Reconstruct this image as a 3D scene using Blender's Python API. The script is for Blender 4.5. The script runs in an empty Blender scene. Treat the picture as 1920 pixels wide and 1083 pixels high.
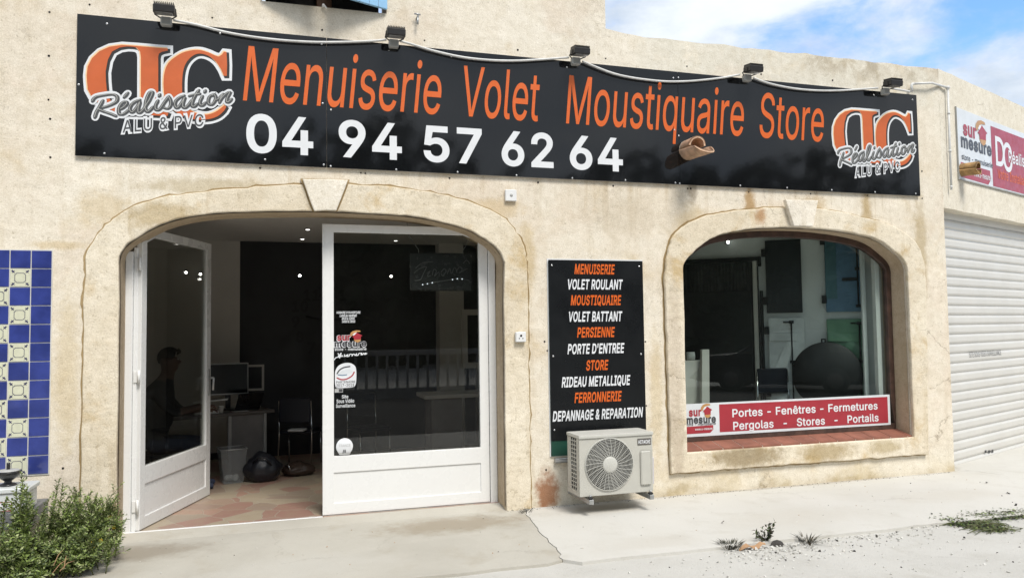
import bpy, bmesh, math, random
from mathutils import Vector, Matrix, noise as mnoise
random.seed(7)
S = bpy.context.scene
COL = S.collection
R_ = math.radians

# ------------------------------------------------------------------ camera
CF, CYAW, CPITCH, CROLL = 1448.4, 0.30385, 0.050577, -0.013384
CPOS = Vector((0.0, -7.2918, 1.7357))
def cam_axes():
    cy, sy, cp, sp = math.cos(CYAW), math.sin(CYAW), math.cos(CPITCH), math.sin(CPITCH)
    f = Vector((sy*cp, cy*cp, sp)); r = Vector((cy, -sy, 0)); u = r.cross(f)
    c, s = math.cos(CROLL), math.sin(CROLL)
    return c*r+s*u, -s*r+c*u, f
CR, CU, CFW = cam_axes()
cam = bpy.data.cameras.new('camera'); cam.lens = CF/1920*36; cam.sensor_width = 36
cam.sensor_fit = 'HORIZONTAL'; cam.clip_start = .05; cam.clip_end = 2000
camo = bpy.data.objects.new('camera', cam); COL.objects.link(camo)
m3 = Matrix((CR, CU, -CFW)).transposed()
camo.matrix_world = Matrix.Translation(CPOS) @ m3.to_4x4()
S.camera = camo

# ------------------------------------------------------------------ sun, sky
SUN_EL, SUN_AZ = R_(54), R_(13)          # azimuth measured from -y towards +x
SUN_STRENGTH, SUN_ANGLE, SKY_STRENGTH, EXPOSURE = 1.4, 20, .15, 1.36
sd = Vector((math.sin(SUN_AZ)*math.cos(SUN_EL), -math.cos(SUN_AZ)*math.cos(SUN_EL), math.sin(SUN_EL)))
sl = bpy.data.lights.new('sun', 'SUN'); sl.energy = SUN_STRENGTH; sl.angle = R_(SUN_ANGLE); sl.color = (1, .955, .89)
so = bpy.data.objects.new('sun', sl); COL.objects.link(so)
so.rotation_euler = sd.to_track_quat('Z', 'Y').to_euler(); so.location = (0, -20, 30)
S.view_settings.view_transform = 'Standard'; S.view_settings.look = 'None'
S.view_settings.exposure = EXPOSURE; S.view_settings.gamma = 1
try: S.cycles.use_denoising = True; S.cycles.max_bounces = 10; S.cycles.transparent_max_bounces = 16; S.cycles.sample_clamp_indirect = 8
except Exception: pass

class G:
    """small node graph helper"""
    def __init__(s, nt): s.nt = nt; nt.nodes.clear()
    def n(s, t, **kw):
        nd = s.nt.nodes.new(t)
        for k, v in kw.items():
            if k == 'i':
                for kk, vv in v.items(): s.put(nd.inputs[kk], vv)
            else: setattr(nd, k, v)
        return nd
    def put(s, inp, v):
        if isinstance(v, bpy.types.NodeSocket): s.nt.links.new(v, inp)
        elif isinstance(v, bpy.types.Node): s.nt.links.new(v.outputs[0], inp)
        else:
            if hasattr(inp.default_value, '__len__') and not hasattr(v, '__len__'): v = (v,)*len(inp.default_value)
            if hasattr(inp.default_value, '__len__') and len(inp.default_value) == 4 and len(v) == 3: v = (*v, 1)
            inp.default_value = v
    def math(s, op, a, b=0., c=0., clamp=False):
        nd = s.n('ShaderNodeMath', operation=op, use_clamp=clamp); s.put(nd.inputs[0], a); s.put(nd.inputs[1], b); s.put(nd.inputs[2], c); return nd.outputs[0]
    def vmath(s, op, a, b=(0, 0, 0)):
        nd = s.n('ShaderNodeVectorMath', operation=op); s.put(nd.inputs[0], a); s.put(nd.inputs[1], b); return nd
    def map(s, v, a, b, lo=0., hi=1., smooth=True):
        nd = s.n('ShaderNodeMapRange', interpolation_type='SMOOTHSTEP' if smooth else 'LINEAR')
        for k, x in zip(range(5), (v, a, b, lo, hi)): s.put(nd.inputs[k], x)
        return nd.outputs[0]
    def mix(s, f, a, b, bt='MIX'):
        nd = s.n('ShaderNodeMix', data_type='RGBA', blend_type=bt); s.put(nd.inputs[0], f); s.put(nd.inputs[6], a); s.put(nd.inputs[7], b); return nd.outputs[2]
    def noise(s, vec, scale, detail=4., rough=.55, dist=0.):
        nd = s.n('ShaderNodeTexNoise'); s.put(nd.inputs['Vector'], vec)
        for k, v in (('Scale', scale), ('Detail', detail), ('Roughness', rough), ('Distortion', dist)): s.put(nd.inputs[k], v)
        return nd
    def coords(s): return s.n('ShaderNodeTexCoord').outputs['Object']
    def scaled(s, vec, sc, loc=(0, 0, 0)):
        nd = s.n('ShaderNodeMapping'); s.put(nd.inputs[0], vec); nd.inputs['Scale'].default_value = sc; nd.inputs['Location'].default_value = loc; return nd.outputs[0]
    def out(s, shader): s.nt.links.new(shader if isinstance(shader, bpy.types.NodeSocket) else shader.outputs[0], s.n('ShaderNodeOutputMaterial').inputs[0])

W = bpy.data.worlds.new('World'); S.world = W; W.use_nodes = True
g = G(W.node_tree)
sky = g.n('ShaderNodeTexSky', sky_type='NISHITA', sun_disc=False, sun_elevation=SUN_EL, sun_rotation=R_(180)-SUN_AZ, air_density=1., dust_density=.6, ozone_density=1.4)
dirv = g.n('ShaderNodeTexCoord').outputs['Generated']
sep = g.n('ShaderNodeSeparateXYZ'); g.put(sep.inputs[0], dirv)
zc = g.math('MAXIMUM', sep.outputs[2], .06)
cmb = g.n('ShaderNodeCombineXYZ'); g.put(cmb.inputs[0], g.math('DIVIDE', sep.outputs[0], zc)); g.put(cmb.inputs[1], g.math('DIVIDE', sep.outputs[1], zc))
cv = g.scaled(g.vmath('NORMALIZE', dirv).outputs[0], (2.6, 2.6, 5.2), (17.577, 1.949, 2.719))
n1 = g.noise(cv, 1., 9, .55, .25); n2 = g.noise(cv, 3.2, 8, .6, .2)
cm = g.math('ADD', g.math('ADD', g.math('MULTIPLY', n1, .68), g.math('MULTIPLY', n2, .32)), g.map(sep.outputs[1], .25, -.4, 0, .10))
mask = g.map(cm, .375, .525)
shade = g.map(g.noise(g.scaled(cv, (1, 1, 1), (3.1, 1.2, 0)), 1.8, 7, .6), .3, .7)
ccol = g.mix(shade, (1.55, 1.82, 2.2), (2.6, 2.75, 2.92))
skyc = g.mix(1., sky, (.46, .60, .79), 'MULTIPLY')
mixed = g.mix(mask, skyc, ccol)
hz = g.map(sep.outputs[2], -.02, .12)
mixed = g.mix(hz, (2.5, 2.7, 2.9), mixed)
bg = g.n('ShaderNodeBackground', i={'Color': mixed, 'Strength': SKY_STRENGTH})
g.nt.links.new(bg.outputs[0], g.n('ShaderNodeOutputWorld').inputs[0])

# ------------------------------------------------------------------ measuring: a pixel of the 1920x1083 photo onto a plane
def ray(px, py): return CFW + CR*((px-960)/CF) - CU*((py-541.5)/CF)
def F(px, py, Y=0.):                       # onto the plane y=Y  -> (x, z)
    d = ray(px, py); t = (Y-CPOS.y)/d.y; p = CPOS+d*t; return (p.x, p.z)
def FL(pts, Y=0.): return [F(a, b, Y) for a, b in pts]
def FZ(px, py, z=0.):                      # onto a level plane -> (x, y)
    d = ray(px, py); t = (z-CPOS.z)/d.z; p = CPOS+d*t; return (p.x, p.y)

# frames: (u along the wall, w out of it, v up) -> world
def frame(O, ang):
    O = Vector(O); e = Vector((math.cos(ang), math.sin(ang), 0)); n = Vector((math.sin(ang), -math.cos(ang), 0))
    return lambda u, w, v: O+e*u+n*w+Vector((0, 0, v))
FAC = frame((0, 0, 0), 0)
GANG = R_(21); GAR = frame((7.77, 0, 0), GANG)
DISP = frame((7.1, .6, 0), R_(-40))        # slanted display wall behind the shop window, u <= 0 along it
def onframe(px, py, O, ang, w=0):
    n = Vector((math.sin(ang), -math.cos(ang), 0)); P = Vector(O)+n*w; d = ray(px, py)
    p = CPOS+d*((P-CPOS).dot(n)/d.dot(n)); e = Vector((math.cos(ang), math.sin(ang), 0)); return ((p-Vector(O)).dot(e), p.z)
def GP(px, py, w=0): return onframe(px, py, (7.77, 0, 0), GANG, w)

# ------------------------------------------------------------------ materials
MATS = {}
def new_mat(name):
    m = bpy.data.materials.new(name); m.use_nodes = True; MATS[name] = m; return m, G(m.node_tree)
def pm(name, col, rough=.5, metal=0., var=.12, scale=6., bump=0., bscale=80., coat=0., spec=.5, emit=None, estr=0., dirt=0., dirtcol=(.12, .09, .06)):
    m, g = new_mat(name); co = g.coords()
    nz = g.noise(co, scale, 6, .6)
    f = g.map(nz, .3, .7)
    c = g.mix(f, tuple(x*(1-var) for x in col), tuple(min(1, x*(1+var*.6)) for x in col))
    if dirt: c = g.mix(g.math('MULTIPLY', g.map(g.noise(co, scale*1.7, 8, .65, .4), .5, .75), dirt), c, dirtcol)
    b = g.n('ShaderNodeBsdfPrincipled', i={'Base Color': c, 'Metallic': metal, 'Coat Weight': coat, 'Specular IOR Level': spec})
    g.put(b.inputs['Roughness'], g.map(g.noise(co, scale*2.3, 4), .25, .75, max(.02, rough*.8), min(1, rough*1.2)))
    if bump:
        bn = g.n('ShaderNodeBump', i={'Strength': bump, 'Distance': .004, 'Height': g.noise(co, bscale, 5, .6)}); g.put(b.inputs['Normal'], bn)
    if emit: g.put(b.inputs['Emission Color'], emit); b.inputs['Emission Strength'].default_value = estr
    g.out(b); return m
def glass_mat(name, tint, rough=.0):
    m, g = new_mat(name)
    t = g.n('ShaderNodeBsdfTransparent', i={'Color': tint}); gl = g.n('ShaderNodeBsdfGlossy', i={'Color': (1, 1, 1), 'Roughness': rough})
    co = g.coords()
    bn = g.n('ShaderNodeBump', i={'Strength': .02, 'Distance': .01, 'Height': g.noise(co, 1.6, 2)}); g.put(gl.inputs['Normal'], bn)
    bf = g.n('ShaderNodeNewGeometry').outputs['Backfacing']; fr = g.n('ShaderNodeFresnel', i={'IOR': g.math('SUBTRACT', 1.48, g.math('MULTIPLY', bf, 1.48-1/1.48))}); mx = g.n('ShaderNodeMixShader'); g.put(mx.inputs[0], fr); g.put(mx.inputs[1], t.outputs[0]); g.put(mx.inputs[2], gl.outputs[0])
    film = g.n('ShaderNodeMixShader'); g.put(film.inputs[0], g.math('MULTIPLY', g.map(g.noise(g.scaled(co, (1, 1, .6)), 3.2, 7, .65, .5), .4, .75, .4, 1), .003)); g.put(film.inputs[1], mx.outputs[0]); g.put(film.inputs[2], g.n('ShaderNodeBsdfDiffuse', i={'Color': (.7, .68, .62)}).outputs[0])
    g.out(film); return m

def stucco(name, c1, c2, ochre, amount=.5, spots=(), regional=True, rough_bump=.55):
    m, g = new_mat(name); co = g.coords()
    big = g.noise(co, .55, 7, .6, .3); mid = g.noise(co, 2.3, 8, .62, .25)
    c = g.mix(g.map(big, .35, .66), c1, c2)
    sx = g.n('ShaderNodeSeparateXYZ'); g.put(sx.inputs[0], co)
    if regional:                            # pale repaired render along the parapet right of the step
        e = g.math('ADD', sx.outputs[0], g.math('MULTIPLY', g.noise(co, 3, 6), .8))
        r = g.math('MULTIPLY', g.map(e, 4.0, 4.25), g.map(sx.outputs[2], 4.25, 4.4))
        c = g.mix(g.math('MULTIPLY', r, .85), c, (.73, .70, .61))
        d = g.math('MULTIPLY', g.map(e, 5.9, 6.6), g.map(g.math('ADD', sx.outputs[2], g.math('MULTIPLY', g.noise(co, 3.2, 7, .7), .55)), 4.72, 5.08))
        d = g.math('MULTIPLY', d, g.map(g.noise(co, 4.2, 8, .7, .5), .4, .6))
        c = g.mix(g.math('MULTIPLY', d, .6), c, (.33, .26, .16))
        # yellow mould along the foot of the wall
        ff = g.map(g.math('ADD', sx.outputs[2], g.math('MULTIPLY', g.noise(co, 2.6, 8, .65), -.9)), -.42, -.1, 1, 0)
        ff = g.math('MULTIPLY', ff, g.map(g.noise(co, .9, 5), .42, .6, .15, 1))
        c = g.mix(g.map(g.math('ADD', sx.outputs[2], g.math('MULTIPLY', g.noise(co, 1.4, 6), .5)), .3, .55, .7, 0), c, (.76, .72, .62))
        c = g.mix(g.math('MULTIPLY', ff, .7), c, (.58, .47, .27))
        ff2 = g.map(g.math('ADD', sx.outputs[2], g.math('MULTIPLY', g.noise(co, 5.5, 8, .7), -.5)), -.26, -.16, 1, 0)
        c = g.mix(g.math('MULTIPLY', g.math('MULTIPLY', ff2, g.map(g.noise(co, 2.2, 5), .4, .6)), .6), c, (.36, .28, .15))
    c = g.mix(g.math('MULTIPLY', g.map(mid, .52, .72), amount), c, ochre)
    st = g.noise(g.scaled(co, (5, 5, .45)), 1.5, 6, .6, .2)
    if regional:
        dr = g.math('MULTIPLY', g.map(g.noise(g.scaled(co, (7, 7, .35), (3, 1, 0)), 1.6, 7, .6), .52, .66), g.math('MULTIPLY', g.map(sx.outputs[2], 2.35, 3.2), g.map(sx.outputs[2], 3.3, 3.24)))
        c = g.mix(g.math('MULTIPLY', dr, .42), c, (.47, .36, .21))
        wh = g.map(g.noise(g.scaled(co, (1, 1, 1), (8, 3, 1)), .75, 8, .62, .4), .50, .56); c = g.mix(g.math('MULTIPLY', wh, .45), c, (.82, .775, .68))
        pk = g.map(g.noise(g.scaled(co, (1, 1, 1), (2, 7, 4)), .9, 7, .6, .3), .53, .62); c = g.mix(g.math('MULTIPLY', pk, .4), c, (.70, .595, .48))
    c = g.mix(g.math('MULTIPLY', g.map(st, .56, .72), .32*amount+.1), c, tuple(x*.78 for x in ochre))
    c = g.mix(g.math('MULTIPLY', g.map(g.noise(g.scaled(co, (1, 1, 1), (5, 2, 9)), 1.7, 8, .65), .56, .7), .55), c, tuple(min(1, x*1.13) for x in c2))
    spn = g.math('MULTIPLY_ADD', g.noise(co, 9, 7, .7, .3), 1.5, -.75)
    for (cx, cz, rx, rz, colr, st_) in spots:
        v = g.vmath('MULTIPLY', g.vmath('SUBTRACT', co, (cx, 0, cz)).outputs[0], (1/rx, 0, 1/rz))
        ln = g.math('ADD', g.vmath('LENGTH', v.outputs[0]).outputs['Value'], spn)
        c = g.mix(g.math('MULTIPLY', g.map(ln, .35, 1.05, 1, 0), st_), c, colr)
    gm_ = g.noise(co, 11, 8, .7); c = g.mix(g.map(gm_, .3, .7), g.mix(1., c, (.91, .895, .865), 'MULTIPLY'), g.mix(1., c, (1.05, 1.05, 1.06), 'MULTIPLY'))
    gr0 = g.noise(co, 85, 3, .8); c = g.mix(g.map(gr0, .35, .65), g.mix(1., c, (.87, .85, .81), 'MULTIPLY'), g.mix(1., c, (1.05, 1.05, 1.05), 'MULTIPLY'))
    spk = g.math('MULTIPLY', g.map(g.noise(co, 46, 6, .8), .60, .66), g.map(g.noise(co, 3.1, 5), .42, .62)); c = g.mix(g.math('MULTIPLY', spk, .55), c, (.20, .165, .12))
    # pits and hairline cracks
    fine = g.noise(co, 55, 6, .7); gr = g.noise(co, 16, 8, .72)
    pit = g.map(g.math('ADD', g.math('MULTIPLY', fine, .5), g.math('MULTIPLY', gr, .5)), .38, .455, 1, 0)
    c = g.mix(g.math('MULTIPLY', pit, .42), c, tuple(x*.45 for x in ochre))
    wob = g.vmath('ADD', co, g.vmath('MULTIPLY', g.noise(co, 4, 6, .65).outputs['Color'], (.35, .35, .35)).outputs[0]).outputs[0]
    vo = g.n('ShaderNodeTexVoronoi', feature='DISTANCE_TO_EDGE', i={'Vector': wob, 'Scale': .9})
    cr = g.math('MULTIPLY', g.map(vo.outputs['Distance'], .001, .006, 1, 0), g.map(g.noise(co, 1.1, 4), .54, .66))
    vo2 = g.n('ShaderNodeTexVoronoi', feature='DISTANCE_TO_EDGE', i={'Vector': wob, 'Scale': 13})
    cr2 = g.math('MULTIPLY', g.map(vo2.outputs['Distance'], .004, .04, 1, 0), g.map(g.noise(co, 1.7, 4), .5, .68))
    cra = g.math('MAXIMUM', g.math('MULTIPLY', cr, .6), g.math('MULTIPLY', cr2, .3))
    c = g.mix(cra, c, (.20, .15, .09))
    h = g.math('ADD', g.math('MULTIPLY', gr, .6), g.math('MULTIPLY', fine, .35))
    h = g.math('SUBTRACT', h, g.math('MULTIPLY', cra, .6)); h = g.math('ADD', h, g.math('MULTIPLY', g.noise(g.scaled(co, (1, 1, 1.6)), 4.5, 4, .5, .6), 1.1))
    bn = g.n('ShaderNodeBump', i={'Strength': rough_bump, 'Distance': .012, 'Height': h})
    b = g.n('ShaderNodeBsdfPrincipled', i={'Base Color': c, 'Roughness': .9, 'Specular IOR Level': .2, 'Normal': bn}); g.out(b); return m

OCH = (.60, .47, .27)
RUST = (.30, .11, .035)
stucco('facade_stucco', (.725, .65, .535), (.80, .745, .64), OCH, .42, spots=(
    (2.62, .10, .16, .26, RUST, .85), (4.33, 3.22, .1, .22, (.27, .22, .16), .7), (5.05, 3.05, .09, .3, (.42, .26, .10), .8),
    (6.62, 3.0, .1, .35, (.42, .29, .11), .6), (7.4, 2.6, .12, .9, (.43, .33, .17), .6), (5.9, 3.05, .2, .2, (.45, .31, .13), .6), (-1.7, 2.48, .25, .05, OCH, .6),
    (2.46, 2.45, .10, .5, (.56, .43, .23), .6), (-1.35, 2.8, .28, .22, (.58, .45, .25), .5), (2.15, 2.92, .35, .14, (.57, .43, .23), .55), (4.3, 2.8, .25, .3, (.55, .42, .22), .5), (-1.62, 1.4, .12, .9, (.60, .49, .30), .5), (3.85, 1.0, .10, .9, (.57, .45, .25), .5), (-.5, 3.02, .8, .1, (.42, .33, .17), .5), (3.5, 2.9, .5, .3, (.60, .53, .42), .5)))
stucco('surround_stucco', (.715, .635, .50), (.80, .735, .61), (.58, .44, .24), .95, spots=(
    (4.9, .33, .6, .16, (.27, .20, .10), .75), (5.9, .31, .5, .13, (.38, .28, .13), .7), (4.05, .6, .12, .5, (.36, .28, .17), .5), (6.7, .32, .3, .1, (.40, .31, .15), .6), (4.05, 1.2, .12, 1.4, (.58, .50, .40), .7), (5.15, 2.93, .1, .12, (.45, .25, .11), .8), (-.9, 2.75, .4, .15, (.43, .32, .15), .6)), regional=False, rough_bump=.8)
stucco('keystone_stucco', (.78, .73, .63), (.85, .80, .71), (.62, .50, .33), .4, regional=False, rough_bump=.5)
stucco('joint_dirt', (.33, .24, .12), (.42, .32, .18), (.22, .15, .07), .5, regional=False)
stucco('garage_stucco', (.72, .675, .575), (.77, .73, .635), (.50, .42, .29), .16, regional=False, rough_bump=.25)
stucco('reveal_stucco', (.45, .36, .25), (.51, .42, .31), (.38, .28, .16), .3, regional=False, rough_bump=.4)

pm('white_upvc', (.76, .76, .745), .28, var=.01, scale=3)
pm('white_vinyl', (.72, .735, .75), .4, var=.03); pm('orange_vinyl', (.66, .118, .014), .4, var=.05); pm('logo_orange', (.56, .118, .030), .4, var=.06); pm('cream_vinyl', (.86, .58, .32), .4, var=.05)
pm('logo_grey', (.075, .078, .08), .35, var=.2, scale=40); pm('logo_black', (.030, .028, .027), .35); pm('red_vinyl', (.36, .032, .045), .35, var=.08); pm('tan_vinyl', (.50, .27, .10), .4)
pm('dark_text', (.06, .06, .065), .4); pm('pale_grey_vinyl', (.66, .69, .71), .35, var=.05); pm('burgundy_vinyl', (.26, .02, .04), .4); pm('pink_vinyl', (.60, .36, .38), .4)
pm('sign_black', (.0065, .0070, .0078), .06, var=.15, scale=.9, spec=.5, bump=.22, bscale=1.4); pm('sign_edge', (.5, .5, .5), .4, metal=.5)
pm('menu_black', (.008, .009, .010), .3, var=.15, scale=1.5, spec=.35); pm('menu_green', (.012, .055, .038), .4)
pm('screw_steel', (.6, .6, .6), .3, metal=.8); pm('hole_dark', (.012, .010, .009), .9)
pm('lamp_black', (.018, .017, .017), .45, var=.2, scale=30); pm('lamp_glass', (.20, .205, .20), .15); pm('cable_white', (.66, .66, .64), .4, dirt=.15); pm('box_grey', (.36, .36, .34), .5)
pm('plastic_white', (.74, .74, .73), .4, var=.04); pm('ac_beige', (.485, .475, .425), .42, var=.05, scale=4, dirt=.1, dirtcol=(.35, .31, .24)); pm('ac_light', (.52, .515, .47), .4, var=.04)
pm('ac_dark', (.012, .012, .012), .6); pm('ac_side_dark', (.05, .048, .042), .6); pm('badge_grey', (.10, .09, .08), .4); pm('galv', (.42, .43, .43), .38, metal=.7, var=.2, scale=14); pm('conduit_lilac', (.55, .53, .56), .5)
pm('terracotta', (.50, .22, .12), .75, var=.3, scale=9, bump=.3, dirt=.25, dirtcol=(.55, .45, .33)); pm('spout_tile', (.50, .32, .21), .85, var=.3, scale=12, bump=.5, dirt=.4, dirtcol=(.55, .46, .33)); pm('spout_ochre', (.40, .24, .10), .85, var=.4, scale=14, bump=.5, dirt=.3, dirtcol=(.12, .08, .04))
pm('sill_terracotta', (.25, .10, .065), .6, var=.25, scale=5, bump=.1); pm('mortar', (.58, .53, .46), .9, bump=.3)
pm('frame_brown', (.072, .040, .030), .45, var=.4, scale=9, dirt=.2, dirtcol=(.16, .10, .07)); pm('wood_brown', (.13, .055, .022), .5, var=.4, scale=7)
pm('shutter_blue', (.27, .50, .74), .45, var=.05); pm('shutter_edge', (.22, .25, .29), .6)
pm('tile_blue', (.038, .055, .235), .12, var=.28, scale=4.2, coat=.5); pm('tile_cream', (.62, .62, .47), .2, var=.06, scale=30); pm('tile_ink', (.05, .05, .11), .3); pm('grout', (.66, .65, .61), .8, bump=.2)
pm('slat_white', (.59, .575, .535), .38, var=.04, scale=2, dirt=.1, dirtcol=(.45, .43, .38)); pm('steel_grey', (.42, .42, .41), .4)
pm('box_white', (.60, .62, .61), .4, var=.06); pm('slate_grey', (.14, .145, .15), .55, var=.15); pm('urn_black', (.02, .02, .022), .25)
# interior
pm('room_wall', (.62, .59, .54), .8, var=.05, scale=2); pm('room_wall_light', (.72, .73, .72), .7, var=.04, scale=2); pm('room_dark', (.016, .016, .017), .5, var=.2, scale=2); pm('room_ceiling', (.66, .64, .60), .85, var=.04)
pm('numeral_black', (.005, .005, .005), .5); pm('desk_grey', (.12, .105, .095), .45); pm('desk_panel', (.20, .185, .175), .6); pm('alu', (.45, .45, .44), .35, metal=.4); pm('dark_plastic', (.012, .012, .013), .3); pm('screen_black', (.008, .009, .009), .15)
pm('paper', (.60, .60, .58), .8); pm('paper_red', (.16, .06, .05), .8); pm('cup', (.62, .62, .58), .6); pm('navy_leather', (.010, .012, .020), .35, bump=.2); pm('bag_black', (.012, .013, .018), .4, bump=.5, bscale=25); pm('bag_brown', (.045, .026, .018), .5, bump=.5, bscale=30); pm('chrome', (.55, .55, .55), .12, metal=1.)
pm('sample_dark', (.020, .023, .027), .35); pm('sample_black', (.010, .011, .012), .5); pm('sample_blue', (.10, .19, .29), .4); pm('sample_teal', (.07, .16, .19), .4); pm('sample_green', (.13, .26, .17), .45); pm('sample_white', (.74, .76, .76), .45); pm('mesh_dark', (.035, .036, .036), .8)
pm('neon_panel', (.045, .047, .048), .25); pm('neon_tube', (.15, .155, .155), .2); pm('glow_dot', (.8, .85, .95), .2, emit=(.8, .9, 1), estr=.6)
pm('lamp_lit', (.9, .9, .9), .3, emit=(1, .97, .9), estr=6.); pm('lamp_dim', (.9, .9, .9), .3, emit=(1, .97, .9), estr=1.6)
pm('shirt', (.020, .022, .026), .85); pm('trousers', (.03, .04, .075), .85); pm('skin', (.11, .066, .05), .55); pm('hair', (.022, .016, .012), .6); pm('bottle_blue', (.30, .38, .48), .15)
pm('leaf', (.185, .25, .058), .5, var=.5, scale=9); pm('leaf_pale', (.30, .335, .15), .5, var=.4, scale=9); pm('leaf_dark', (.075, .11, .033), .6, var=.4, scale=12); pm('stem', (.10, .11, .04), .7); pm('weed_dark', (.030, .032, .018), .7, var=.4); pm('weed_brown', (.075, .06, .035), .8, var=.4); pm('flower', (.75, .50, .03), .5)
pm('dry_leaf', (.40, .24, .13), .8); pm('stone', (.60, .585, .54), .85, var=.25, scale=30); pm('stone_dark', (.05, .045, .04), .9)
pm('rail_white', (.30, .30, .285), .6); pm('car_paint', (.008, .009, .011), .45, spec=.25); pm('car_glass', (.010, .011, .012), .05); pm('tyre', (.015, .015, .015), .8); pm('hedge', (.028, .042, .018), .8, var=.5, scale=2.)
glass_mat('glass_door', (.82, .83, .81)); glass_mat('glass_window', (.86, .90, .885)); glass_mat('clear_plastic', (.80, .81, .81), .1)
def frosted():
    m, g = new_mat('frosted_plastic'); mx = g.n('ShaderNodeMixShader'); g.put(mx.inputs[0], .16); g.put(mx.inputs[1], g.n('ShaderNodeBsdfTransparent', i={'Color': (.85, .86, .86)}).outputs[0]); g.put(mx.inputs[2], g.n('ShaderNodeBsdfPrincipled', i={'Base Color': (.42, .43, .43), 'Roughness': .3}).outputs[0]); g.out(mx)
frosted()

# ------------------------------------------------------------------ object helpers
def tag(o, label=None, cat=None, group=None, kind=None):
    for k, v in (('label', label), ('category', cat), ('group', group), ('kind', kind)):
        if v: o[k] = v
    return o
def thing(name, loc, label, cat, group=None, kind=None):
    o = bpy.data.objects.new(name, None); COL.objects.link(o); o.location = loc; o.empty_display_size = .1
    return tag(o, label, cat, group, kind)
def attach(o, parent):
    if parent is None: return
    o.parent = parent
    if parent.type == 'EMPTY': o.matrix_parent_inverse = Matrix.Translation(-Vector(parent.location))
def link(name, me, mats, parent=None, smooth=False):
    if not isinstance(mats, (list, tuple)): mats = [mats]
    for m in mats: me.materials.append(MATS[m])
    if smooth:
        for p in me.polygons: p.use_smooth = True
    o = bpy.data.objects.new(name, me); COL.objects.link(o); attach(o, parent); return o

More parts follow.
